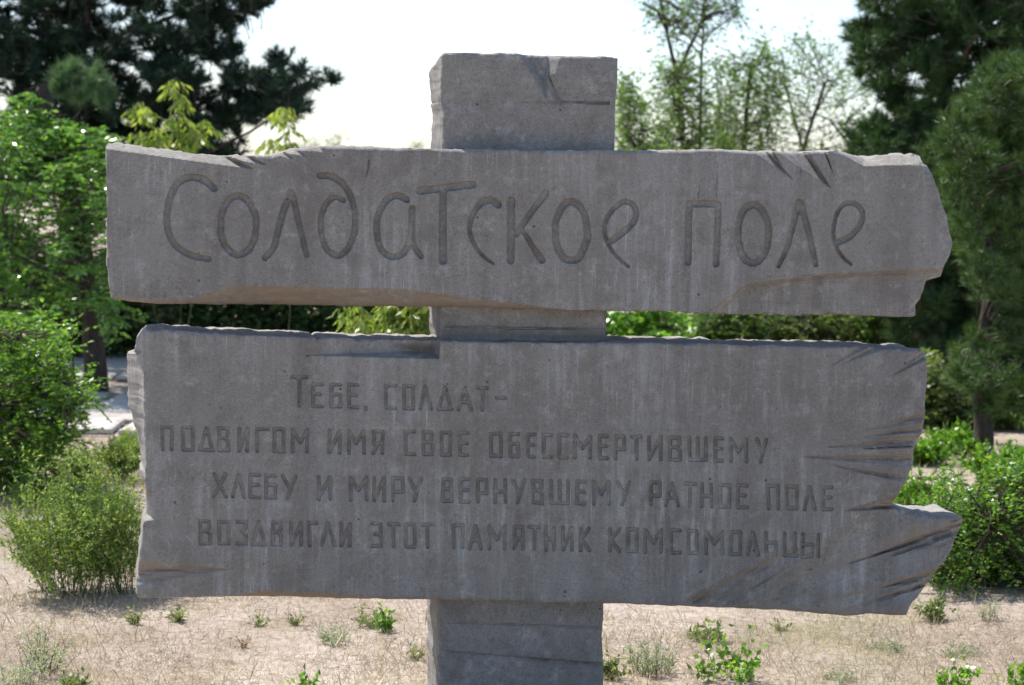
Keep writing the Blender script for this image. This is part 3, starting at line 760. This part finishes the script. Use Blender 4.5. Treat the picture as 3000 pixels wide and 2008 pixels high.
def pine(name, label, base, trunk, C, mat, tuft=7, nn=46, L=.085, W=.0045, rad_=.13, r0=.05, trunk_r=.13, org=None, barkm=None):
    th = thing(name, label, 'pine tree', tuple(base)); base = np.asarray(base)
    tp = np.array(trunk); rr = np.linspace(trunk_r, trunk_r*.45, len(tp))
    t = np.linspace(0, 1, 14); tpi = np.stack([np.interp(t, np.linspace(0, 1, len(tp)), tp[:, q]) for q in range(3)], 1)
    tpi[1:-1, :2] += (R.random((12, 2))-.5)*.04
    tubes('trunk', th, barkm or M_pbark, [(tpi, np.interp(t, [0, .05, 1], [trunk_r*1.25, trunk_r, trunk_r*.12]))], 10, base)
    lim, tw = skeleton(tpi, C, max(6, len(C)//40), r0, .007)
    tubes('branches', th, barkm or M_pbark, lim, 6, base); tubes('twigs', th, M_bark, tw, 3, base)
    n = len(C); T = np.repeat(C, tuft, 0); off = rdir(n*tuft); off[:, 2] = off[:, 2]*.8+.12
    T = T+off*rad_*(.35+.8*R.random((n*tuft, 1)))
    D = unit(off+np.array([0, 0, .45]))
    needles('crown', th, mat, T, D, nn, L, W, .85, base)
    return th
def sprays(C, n_leaf, twig_len, droop=.3, up=.2, outward=None):
    """arching leafy twigs at the cluster points: returns leaf bases, directions and twig lines"""
    n = len(C); d = rdir(n); d[:, 2] = np.abs(d[:, 2])*.5+up
    if outward is not None: d = unit(d+outward)
    d = unit(d); P, D, lines = [], [], []
    for k in range(n):
        L = twig_len*(.6+.8*R.random()); t = (np.arange(n_leaf)+.5)/n_leaf
        t = np.clip(t+(R.random(n_leaf)-.5)*.1, 0, 1)
        curve_ = C[k]-d[k]*L*.5+d[k]*L*t[:, None]-np.array([0, 0, 1])*droop*L*(t**2)[:, None]
        side = unit(np.cross(d[k], [0, 0, 1.])+1e-6); sgn = np.where(np.arange(n_leaf) % 2, 1, -1)[:, None]
        tang = unit(d[k]-np.array([0, 0, 1])*droop*2*t[:, None])
        P.append(curve_); D.append(unit(tang*.7+sgn*side*.8+.35*rdir(n_leaf)-np.array([0, 0, .25])))
        a = C[k]-d[k]*L*.5; b = a+d[k]*L-np.array([0, 0, droop*L]); m = a+d[k]*L*.5-np.array([0, 0, droop*L*.25])
        lines.append((np.array([a, m, b]), np.array([.0022, .0015, .0008])))
    return np.concatenate(P), np.concatenate(D), lines
def broadleaf(name, label, cat, base, trunk, C, mat, nleaf=14, twig=.28, L=.035, W=.016, droop=.3, up=.2, r0=.035, trunk_r=.09, nmain=14, barkm=None, group=None, crown='crown', multi=None):
    th = thing(name, label, cat, tuple(base), group=group); base = np.asarray(base)
    tp = np.array(trunk); t = np.linspace(0, 1, 12)
    tpi = np.stack([np.interp(t, np.linspace(0, 1, len(tp)), tp[:, q]) for q in range(3)], 1)
    tpi[1:-1, :2] += (R.random((10, 2))-.5)*trunk_r*.4
    tl = [(tpi, np.interp(t, [0, .06, 1], [trunk_r*1.3, trunk_r, trunk_r*.5]))]
    for ex in (multi or []):
        e = np.array(ex); tl.append((e, np.linspace(trunk_r*.5, .006, len(e))))
    tubes('trunk', th, barkm or M_bark, tl, 9, base)
    lim, tw = skeleton(tpi, C, min(nmain, len(C)), r0, .006, .08)
    P, D, tl2 = sprays(C, nleaf, twig, droop, up)
    tubes('branches', th, barkm or M_bark, lim+tw+tl2, 4, base)
    n = len(P); leaves(crown, th, mat, P, D, L*(.6+.8*R.random(n)), W*(.7+.6*R.random(n)), org=base)
    return th
def shrub(name, label, base, w, h, nst, mat, nleaf=30, L=.03, W=.013, cat='shrub', lean=.0, flat=.5, twigs=3, group=None, stemm=None, power=.6, tw_len=.22, sr=.004, bw=.22):
    """many stems fanning out of the base, each with side twigs carrying leaves"""
    th = thing(name, label, cat, tuple(base), group=group); base = np.asarray(base, float)
    lines, P, D = [], [], []
    for s in range(nst):
        a = R.random()*2*math.pi; r = w*(R.random()**power); hh = h*(.35+.65*R.random())*(1-.35*(r/w)**2)
        b0 = base+np.array([math.cos(a), math.sin(a), 0])*w*bw*R.random()
        tip = base+np.array([math.cos(a)*r+lean*h, math.sin(a)*r*flat*2 if flat else 0, hh])
        p = bez(b0, tip, .12, 7, .05); lines.append((p, np.linspace(sr, sr*.3, 7)))
        ends = [(p[1:], nleaf)]
        for q in range(twigs):
            i = R.integers(2, 6); o = rdir(1)[0]; o[2] = abs(o[2])*.8+.2
            e = p[i]+unit(o)*tw_len*(.5+R.random()); tt = bez(p[i], e, .08, 4, .05)
            lines.append((tt, np.linspace(sr*.5, sr*.2, 4))); ends.append((tt, nleaf//2))
        for pp, m in ends:
            t = R.random(m)**1.1; k = np.linspace(0, 1, len(pp))
            q = np.stack([np.interp(t, k, pp[:, c]) for c in range(3)], 1); tg = unit(pp[-1]-pp[0])
            P.append(q); D.append(unit(tg*.6+.9*rdir(m)))
    tubes('stems', th, stemm or M_twig, lines, 4, base)
    P = np.concatenate(P); D = np.concatenate(D); n = len(P)
    leaves('foliage', th, mat, P, D, L*(.6+.8*R.random(n)), W*(.7+.6*R.random(n)), org=base)
    return th
def gp(px, py):
    p = ground(px, py); p = np.array(p, float); p[2] = float(gz(p[0], p[1])) - .005; return p

# ------------------------------------------------------------------ trees
pl = [(-260,-240),(820,-240),(790,-150),(777,0),(768,27),(754,49),(732,62),(700,52),(660,60),(692,89),(710,112),(696,134),(683,156),(647,172),(600,160),(567,182),(527,200),(560,216),(638,218),(683,190),(714,212),(780,207),(799,165),(835,172),
      (875,198),(911,212),(960,210),(975,232),(937,252),(893,239),(872,268),(900,312),(875,340),(835,333),(790,345),(759,357),(745,385),(718,425),(690,450),(690,560),(-260,600)]
base = ground(190, 1030); base[2] = 0
Yp = base[1]
C = fill(pl, 1250, Yp, .7, [(513,67,34),(643,130,20),(672,398,26),(308,6,26),(610,205,16)])
trunk = [base, at(200, 700, Yp), at(215, 300, Yp), at(255, 60, Yp), at(270, -400, Yp)]
pine('pine_tree', 'large dark pine spreading over the top left corner with a long bough to the right', base, trunk, C, M_needle, tuft=7, nn=34, L=.10, W=.010, rad_=.11, r0=.03, trunk_r=.10, barkm=M_bark)
Cl = fill([(155,250),(200,185),(250,205),(300,200),(325,260),(300,300),(170,280)], 40, Yp-1.6, .15)
b2 = ground(60, 1075); b2[2] = 0
pine('pine_tree', 'paler green young pine tuft in front of the dark pine at upper left', b2, [b2, at(120, 600, Yp-1.7), at(230, 290, Yp-1.6)], Cl, M_tuft, tuft=9, nn=50, L=.09, W=.006, rad_=.08, r0=.008, trunk_r=.014, barkm=M_bark)

# right-hand pines: one far and dark, one nearer with sunlit clumps and the visible trunk
bb = ground(2700, 1120); bb[2] = 0; Yb = bb[1]
pr = [(2530,-140),(3120,-140),(3120,1080),(2780,1120),(2700,1090),(2640,1020),(2560,900),(2520,600),(2486,450),(2500,402),(2543,396),(2555,350),(2600,318),(2585,250),(2538,218),(2520,190),(2498,126),(2483,57),(2515,0)]
C = fill(pr, 1050, Yb, .6, [(2700,235,36),(2665,262,18),(2855,55,22)])
pine('pine_tree', 'dark blurred pine filling the right edge behind the nearer pine', bb, [bb, at(2740, 600, Yb), at(2800, -400, Yb)], C, M_needle3, tuft=8, nn=46, L=.095, W=.0075, rad_=.14, r0=.025, trunk_r=.09)
bf = ground(2875, 1335); bf[2] = 0; Yf = bf[1]
pf = [(2800,330),(2860,230),(2960,180),(3080,160),(3080,1210),(3000,1215),(2900,1190),(2820,1130),(2790,1060),(2830,1010),(2900,960),(2870,850),(2800,640),(2730,560),(2715,440),(2750,390),(2790,340)]
C = fill(pf, 400, Yf, .45, [(2780,760,50),(2900,900,40)])
pine('pine_tree', 'nearer pine at the right edge with a slim dark trunk and sunlit needle clumps', bf, [bf, at(2885, 1100, Yf), at(2900, 700, Yf), at(2925, 360, Yf)], C, M_needle2, tuft=9, nn=46, L=.070, W=.0048, rad_=.10, r0=.016, trunk_r=.062, barkm=M_bark)

# elm at the left
be = ground(275, 1150); be[2] = 0; Ye = be[1]
pe = [(-220,230),(0,330),(60,270),(110,360),(180,345),(200,375),(260,370),(320,400),(350,520),(350,700),(360,880),(330,960),(280,900),(180,900),(60,900),(-220,960)]
C = fill(pe, 880, Ye, .5, [(190,560,34),(120,640,34),(60,470,26),(250,690,26),(90,760,30),(200,780,24),(30,600,20)])
C = np.concatenate([C, fill([(60,255),(85,262),(140,370),(110,385)], 26, Ye-.3, .05), fill([(170,325),(200,335),(215,400),(170,410)], 18, Ye-.2, .05), fill([(285,350),(320,385),(325,460),(240,430)], 26, Ye-.2, .1)])
broadleaf('elm_tree', 'bright green small-leaved elm with a dark leaning trunk left of the boards', 'tree', be, [be, at(272, 1000, Ye), at(268, 850, Ye), at(235, 650, Ye), at(190, 450, Ye), at(120, 250, Ye)], C, M_elm,
          nleaf=26, twig=.40, L=.046, W=.020, droop=.4, up=.15, r0=.012, trunk_r=.085, nmain=8)

# thin see-through trees behind the pillar's right
def sparse(label, px, pts, poly, n, Yd, mat=M_thin, nleaf=9, tr=.05, multi=None, L=.048, W=.028):
    b = ground(px, 480+11616/Yd); b[2] = 0; Yy = b[1]
    C = fill(poly, n, Yy, .45)
    return broadleaf('sparse_tree', label, 'tree', b, [b]+[at(x, y, Yy) for x, y in pts], C, mat, nleaf=nleaf, twig=.48, L=L, W=W, droop=.1, up=.45, r0=.008, trunk_r=tr, nmain=14, barkm=M_bark,
                     group='thin trees behind the boards', multi=[[at(x, y, Yy) for x, y in m] for m in (multi or [])])
sparse('thin forked tree with pale stems just right of the pillar', 2050, [(2030,700),(2005,440),(1985,230)], [(1915,190),(2030,160),(2075,260),(2080,480),(2120,900),(1900,900),(1880,480),(1920,300)], 820, 23, tr=.045,
       multi=[[(1985,230),(1955,100),(1935,0),(1905,-60)], [(1985,235),(2015,150),(2050,80),(2065,0),(2060,-80)], [(1955,90),(1925,30),(1880,10)], [(2055,60),(2100,35),(2130,30)]])
sparse('leafy tops of the thin forked tree beside the pillar', 2060, [(2050,500),(2055,200),(2065,0)], [(1880,-40),(2140,-60),(2180,40),(2080,110),(1960,120),(1890,60)], 210, 23.3, nleaf=5, tr=.02)
sparse('low dark leafy tree tucked against the pillar edge', 1870, [(1872,700),(1868,440),(1830,390)], [(1815,215),(1850,235),(1900,330),(1905,700),(1790,700),(1800,300)], 380, 22, nleaf=10, tr=.04)
sparse('rounded open tree in the middle of the thin trees', 2190, [(2185,700),(2178,440),(2200,200)], [(2080,180),(2160,150),(2230,110),(2300,180),(2310,260),(2260,330),(2250,520),(2260,900),(2070,900),(2080,420),(2110,300)], 680, 24, tr=.04)
sparse('short bushy tree between the forked and the rounded thin trees', 2110, [(2105,700),(2100,440),(2110,300)], [(2060,330),(2110,250),(2160,300),(2170,900),(2050,900)], 260, 25, tr=.03)
sparse('nearly bare twiggy tree beside the right-hand pine', 2360, [(2340,700),(2350,440),(2420,240)], [(2230,330),(2260,150),(2340,90),(2450,130),(2540,220),(2560,330),(2520,440),(2470,900),(2240,900)], 560, 24.5, nleaf=6, tr=.03,
       multi=[[(2350,440),(2390,330),(2450,230),(2500,180)], [(2350,430),(2300,250),(2290,150)], [(2500,440),(2430,350),(2380,330)]])
sparse('faint grey-green tree far beyond the left half of the board', 990, [(990,440),(1000,395)], [(960,385),(1010,380),(1020,440),(1000,600),(940,600),(950,430)], 60, 42, mat=M_sage_haze, nleaf=8, tr=.012)  # these far trees carry the haze in their pale leaf colour
sparse('small pale round tree crown on the horizon left of the pillar', 1215, [(1215,470),(1220,425)], [(1195,425),(1215,408),(1240,410),(1255,432),(1250,480),(1195,480)], 60, 60, mat=M_sage_haze, nleaf=10, tr=.02)
sparse('faint pale bushy crown on the horizon above the board dip', 890, [(890,470),(895,430)], [(860,425),(885,405),(925,400),(940,425),(930,480),(860,480)], 40, 60, mat=M_sage_haze, nleaf=7, tr=.015)

# yellow-green maple suckers seen above and between the boards
def maple(label, px, Yd, polys, stems, n):
    k_ = Yd/13
    b = ground(px, 480+11616/Yd); b[2] = 0; Yy = b[1]
    th = thing('maple_shrub', label, 'shrub', tuple(b), group='yellow green maple suckers'); lines = []; P, D = [], []
    for poly, k in polys:
        C = fill(poly, k, Yy, .10)
        for c in C:           # each cluster is a drooping fan of narrow leaflets
            m = 9; a = R.random()*6.28; side = np.array([math.cos(a), math.sin(a), 0])
            t = np.linspace(-1, 1, m)[:, None]
            q = c+(side*t*.05+np.array([0, 0, .045])*(1-t**2)+(R.random((m, 3))-.5)*.012)*k_
            P.append(q); D.append(unit(side*t*.9+np.array([0, 0, -.75])+.35*rdir(m)))
            lines.append((np.array([c-side*.05, c+np.array([0, 0, .045]), c+side*.05]), np.array([.0012]*3)))
    for st in stems:
        p = np.array([b]+[at(x, y, Yy) for x, y in st]); lines.append((p, np.linspace(.0035, .0015, len(p))))
    tubes('stems', th, M_stem, lines, 4, b)
    P = np.concatenate(P); D = np.concatenate(D); m = len(P)
    leaves('foliage', th, M_maple, P, D, k_*.050*(.6+.8*R.random(m)), k_*.021*(.8+.4*R.random(m)), org=b)
maple('yellow green maple shoots standing above the left end of the upper board', 520, 17.4,
      [([(500,245),(530,255),(550,300),(540,340),(560,400),(610,340),(620,400),(600,460),(510,460),(500,400),(480,370),(515,340),(485,300)], 40),
       ([(395,315),(425,320),(450,350),(440,390),(400,370),(388,360)], 10), ([(370,425),(400,395),(430,410),(450,385),(480,400),(482,450),(380,445)], 17)],
      [[(530,900),(525,600),(520,260)], [(450,900),(430,600),(412,320)], [(560,900),(575,600),(585,350)]], 0)
maple('single yellow green maple shoot against the sky above the dip in the board', 835, 17.2,
      [([(810,330),(840,328),(850,345),(835,365),(858,400),(855,450),(835,450),(838,400),(800,370)], 15), ([(778,440),(800,420),(820,440),(800,460)], 5)], [[(850,900),(842,600),(828,335)]], 0)
maple('dense yellow green maple leaves filling the slot left of the pillar', 1180, 12.5,
      [([(1110,860),(1290,860),(1290,1080),(1060,1080),(1120,960)], 420), ([(1000,900),(1060,910),(1080,1000),(1010,1000)], 16), ([(1060,940),(1110,960),(1110,1050),(1000,1050)], 24)],
      [[(1160,950),(1170,800)], [(1230,950),(1240,800)], [(1060,980),(1050,900)]], 0)

# bushes of the far hedge, each its own
for k, (x0, x1, top, lab, mt) in enumerate([
    (300, 520, 830, 'mid green hedge bush seen beside the left tree trunk', M_olive), (500, 760, 760, 'dark hedge bush behind the slot between the boards at left', M_hedge),
    (730, 1010, 800, 'dark glossy hedge bush left of the yellow maple leaves', M_hedge), (980, 1330, 780, 'dark hedge bush directly behind the yellow maple leaves', M_hedge),
    (2010, 2260, 880, 'dark olive hedge bush right of the bright one between the boards', M_hedge), (2230, 2480, 860, 'grey green hedge bush in the middle of the right-hand slot', M_olive),
    (2440, 2700, 880, 'dark hedge bush at the right end of the slot under the thin trees', M_hedge),
    (2640, 2860, 1060, 'low shady bush between the lower board and the slim pine trunk', M_olive), (2890, 3120, 1020, 'shady bush right of the slim pine trunk', M_hedge),
    (-160, 120, 640, 'tall dark bush behind the elm at the far left edge', M_hedge), (90, 330, 740, 'dark bush behind the elm trunk', M_hedge)]):
    py = 1045 if x0 < 1400 else (1075 if x1 <= 2700 else 1235)
    b = ground((x0+x1)/2, py); b[2] = 0; Yy = b[1]
    C = fill([(x0, top+60), ((x0+x1)/2-40, top), ((x0+x1)/2+60, top+10), (x1, top+50), (x1+15, py-60), (x1-30, py-5), (x0+30, py-5), (x0-15, py-80)], 520, Yy, .35)
    broadleaf('hedge_bush', lab, 'bush', b, [b, b+[0, 0, .15], b+[0, 0, .32]], C, mt, nleaf=18, twig=.3, L=.05, W=.028, droop=.2, up=.2, r0=.01, trunk_r=.03, nmain=12, group='bushes of the hedge behind the boards', crown='foliage')
b = ground(1890, 1180); b[2] = 0
C = fill([(1700,900),(1900,860),(2010,900),(2020,1100),(1720,1120)], 420, b[1], .25)
broadleaf('hedge_bush', 'bright yellow green broadleaf bush just right of the pillar in the slot', 'bush', b, [b, b+[0, 0, .3], b+[0, 0, .7]], C, M_bush, nleaf=14, twig=.25, L=.055, W=.032, droop=.3, up=.2, r0=.01, trunk_r=.03, nmain=10, group='bushes of the hedge behind the boards', crown='foliage')

# left foreground bush
b = gp(60, 1425)
C = fill([(-150,960),(-100,930),(60,915),(150,950),(215,990),(190,1060),(235,1120),(285,1170),(210,1190),(230,1240),(200,1300),(120,1350),(60,1420),(-150,1420)], 800, b[1], .3, [(170,1090,18),(110,1200,26),(40,1290,22)])
broadleaf('bush', 'bright green rounded bush at the left edge in front of the paved path', 'bush', b, [b, b+[0, 0, .3], b+[-.05, 0, .8]], C, M_bush, nleaf=24, twig=.32, L=.032, W=.012, droop=.15, up=.4, r0=.01, trunk_r=.025, nmain=16, crown='foliage')

# shrubs and weeds on the dry ground
shrub('weedy_shrub', 'airy green weedy shrub with fine stems left of the lower board', gp(215, 1738), .33, .62, 120, M_weed, nleaf=34, L=.018, W=.007, twigs=5, power=.6, tw_len=.12, sr=.0011, bw=.5, stemm=M_stem)
shrub('weedy_shrub', 'second airy weed clump touching the left end of the lower board', gp(355, 1735), .17, .62, 60, M_weed, nleaf=30, L=.016, W=.006, twigs=4, power=.7, tw_len=.11, sr=.0011, bw=.5, stemm=M_stem)
shrub('weed', 'low green weed tuft behind the airy shrub near the path', gp(350, 1405), .16, .26, 30, M_weed, nleaf=30, L=.03, W=.008, cat='weed', twigs=2, tw_len=.1)
shrub('weed', 'straggly green weed under the left foreground bush', gp(215, 1420), .20, .16, 20, M_weed, nleaf=22, L=.03, W=.009, cat='weed', twigs=2, tw_len=.08)
b = gp(2850, 1705)
C = fill([(2690,1640),(2660,1560),(2740,1490),(2800,1420),(2900,1400),(2960,1380),(3120,1380),(3120,1700),(2820,1700),(2720,1690)], 800, b[1], .22)
broadleaf('bush', 'dense bright green bush at the right edge beside the broken prong', 'bush', b, [b, b+[0, 0, .15], b+[.05, 0, .4]], C, M_bush, nleaf=20, twig=.24, L=.024, W=.012, droop=.1, up=.5, r0=.008, trunk_r=.018, nmain=16, crown='foliage')
b = gp(2700, 1545)
shrub('shrub', 'loose green shrub between the right bush and the board notch', b, .22, .30, 40, M_bush, nleaf=30, L=.028, W=.013, twigs=3, tw_len=.12)
for px, py, w_, h_, lab in [(2700,1360,.2,.12,'patch of green weeds right of the lower board near the pine'), (2790,1330,.2,.16,'green weeds at the foot of the slim pine trunk'), (2930,1420,.25,.25,'tall weeds above the right-hand bush'),
                            (2760,1240,.3,.22,'sunlit yellowish undergrowth beyond the pine trunk'), (2950,1260,.3,.2,'dark undergrowth right of the pine trunk')]:
    shrub('weed', lab, gp(px, py), w_, h_, 34, M_bush if w_ < .3 else M_weed, nleaf=24, L=.04, W=.018, cat='weed', twigs=2, tw_len=.1, group='weeds below the pines')

for px, py, w_, h_, lab in [(140,1475,.26,.16,'grassy green weeds at the foot of the left foreground bush'), (262,1372,.22,.13,'yellow green grass tuft between the path and the airy shrub'), (385,1330,.10,.16,'tall grass tuft touching the left edge of the lower board')]:
    shrub('weed', lab, gp(px, py), w_, h_, 46, M_weed, nleaf=16, L=.04, W=.006, cat='weed', twigs=1, tw_len=.06, group='grassy weeds between the path and the shrub', sr=.0012, bw=.9, stemm=M_stem)
def weed(px, py, w_, h_, nst, mat, lab, **k):
    h_ *= .75 if mat is M_weed else 1; mat = M_wsmall if mat is M_weed else mat
    kw = dict(nleaf=9, L=.018, W=.007, twigs=2, tw_len=.05, sr=.0010, bw=.6, cat='weed', group='small weeds on the dry ground'); kw.update(k)
    shrub('weed', lab, gp(px, py), w_, h_, nst, mat, **kw)
weed(1080, 1830, .07, .09, 14, M_weed, 'small green weed below the lower board left of the pillar')
weed(1125, 1850, .03, .07, 6, M_bush, 'yellow green sprig hanging right of the small weed by the pillar', L=.025, W=.014)
weed(985, 1872, .075, .055, 26, M_sage_haze, 'grey green sagebrush tuft left of the pillar', L=.016, W=.004)
weed(400, 1828, .035, .06, 9, M_weed, 'little green weed just under the board corner at left')
weed(515, 1815, .05, .05, 10, M_weed, 'small spreading green weed right of the board corner')
weed(760, 1832, .015, .03, 4, M_weed, 'tiny green sprout midway below the lower board')
weed(865, 1830, .02, .03, 5, M_weed, 'tiny green sprout nearer the sagebrush')
weed(712, 1885, .02, .04, 7, M_rust, 'tiny rusty red dry weed on the straw', L=.01, W=.004)
weed(130, 1960, .13, .20, 34, M_sage_haze, 'pale grey sagebrush with tall thin stems at lower left', L=.02, W=.004, sr=.0015)
weed(60, 2000, .10, .10, 26, M_sage_haze, 'pale silvery sagebrush low in the left corner', L=.02, W=.004)
weed(215, 2003, .04, .07, 9, M_weed, 'green weed at the bottom edge near the left corner', L=.025, W=.012)
weed(905, 2030, .03, .09, 5, M_bush, 'leafy green sprig rising from the bottom edge left of the pillar', L=.022, W=.013)
weed(1215, 1930, .03, .07, 7, M_weed, 'faint green weed close to the pillar left side')
weed(1790, 1990, .05, .10, 14, M_weed, 'bright leafy weed touching the right side of the pillar', L=.022, W=.012)
weed(1905, 1965, .11, .14, 44, M_sage_haze, 'pale grey sagebrush clump right of the pillar', L=.02, W=.004, sr=.0014)
weed(2070, 1870, .07, .07, 12, M_weed, 'green weed with a long leaning stem right of the pillar', L=.025, W=.012)
weed(2140, 1990, .11, .17, 20, M_bush, 'round-leaved green weed in the lower right foreground', nleaf=6, L=.024, W=.017, twigs=2, tw_len=.07)
weed(2290, 1835, .025, .05, 5, M_weed, 'small reddish-based sprout below the board prong')
weed(2745, 1815, .05, .15, 18, M_weed, 'upright green weed with a rusty base below the broken prong', L=.022, W=.012)
weed(2590, 1900, .09, .035, 26, M_sage_haze, 'low grey green mat on the straw at right', L=.014, W=.004)
weed(2810, 1915, .07, .03, 26, M_sage_haze, 'pale silvery mat near the right edge', L=.014, W=.004)
weed(2790, 2025, .09, .13, 12, M_bush, 'green leafy weed rising at the bottom right corner', nleaf=7, L=.022, W=.014)
weed(2985, 2020, .05, .10, 8, M_bush, 'leafy weed cut by the bottom right corner of the view', L=.024, W=.015)
weed(2900, 1830, .05, .09, 12, M_sage_haze, 'thin grey stalks on the straw at the right edge', L=.015, W=.004)
weed(2460, 1990, .07, .03, 18, M_sage_haze, 'small grey mat at the bottom between two leafy weeds', L=.014, W=.004)

# ------------------------------------------------------------------ dry grass litter
def straw(name, n, y0, y1, lab, h=.045, wd=.0022, stand=.35):
    Y = y0+(y1-y0)*R.random(n); X = (R.random(n)-.5)*2*(Y*.245+.25)
    dens = fbm(X*1.3, Y*1.3, 51, 4)+.5; keep = R.random(n) < np.clip((dens-.25)*2.2, .12, 1)
    X, Y = X[keep], Y[keep]; n = len(X); Z = gz(X, Y)
    P = np.stack([X, Y, Z], 1); d = rdir(n); st = R.random(n) < stand; d[:, 2] = np.where(st, np.abs(d[:, 2])+.8, np.abs(d[:, 2])*.25+.03); d = unit(d)
    L = h*(.4+1.2*R.random((n, 1))); side = unit(np.cross(d, rdir(n)))*wd*.5
    mid = P+d*L*.5; bend = rdir(n)*L*.12; bend[:, 2] = -np.abs(bend[:, 2])*.3
    V = np.stack([P-side, P+side, mid+side, P+d*L+bend, mid-side], 1)
    F = (np.arange(n)[:, None]*5+np.array([0, 1, 2, 3, 4])[None])
    o = mesh_np(name, V.reshape(-1, 3), F, M_straw); tag(o, lab, 'dry grass', kind='stuff')
straw('dry_grass', 130000, 7.0, 11.5, 'short dry straw litter covering the ground around the monument', .026, .0013, .3)
straw('standing_dry_grass', 26000, 7.0, 12.5, 'thin upright dead grass stalks over the straw', .055, .0016, .95)
straw('far_dry_grass', 26000, 11.0, 14.0, 'dry straw litter farther back before the paved path', .06, .004)
straw('dry_grass_beyond_path', 12000, 19.9, 26, 'tan dry grass beyond the paved path', .14, .008, .8)

def pebbles(n=900):
    Y = 7.0+5.5*R.random(n); X = (R.random(n)-.5)*2*(Y*.245+.2); Z = gz(X, Y); r = .002+.006*R.random(n)**3
    base = np.array([(1, 0, 0), (0, 1, 0), (-1, 0, 0), (0, -1, 0), (0, 0, .8), (0, 0, -.5)], float)
    tri = np.array([(0, 1, 4), (1, 2, 4), (2, 3, 4), (3, 0, 4), (1, 0, 5), (2, 1, 5), (3, 2, 5), (0, 3, 5)])
    V = np.stack([X, Y, Z], 1)[:, None]+base[None]*r[:, None, None]*(.7+.6*R.random((n, 6, 1)))
    F = np.arange(n)[:, None, None]*6+tri[None]
    o = mesh_np('pebbles', V.reshape(-1, 3), F.reshape(-1, 3), M_slab); tag(o, 'small grey pebbles scattered in the straw', 'pebbles', kind='stuff')
pebbles()
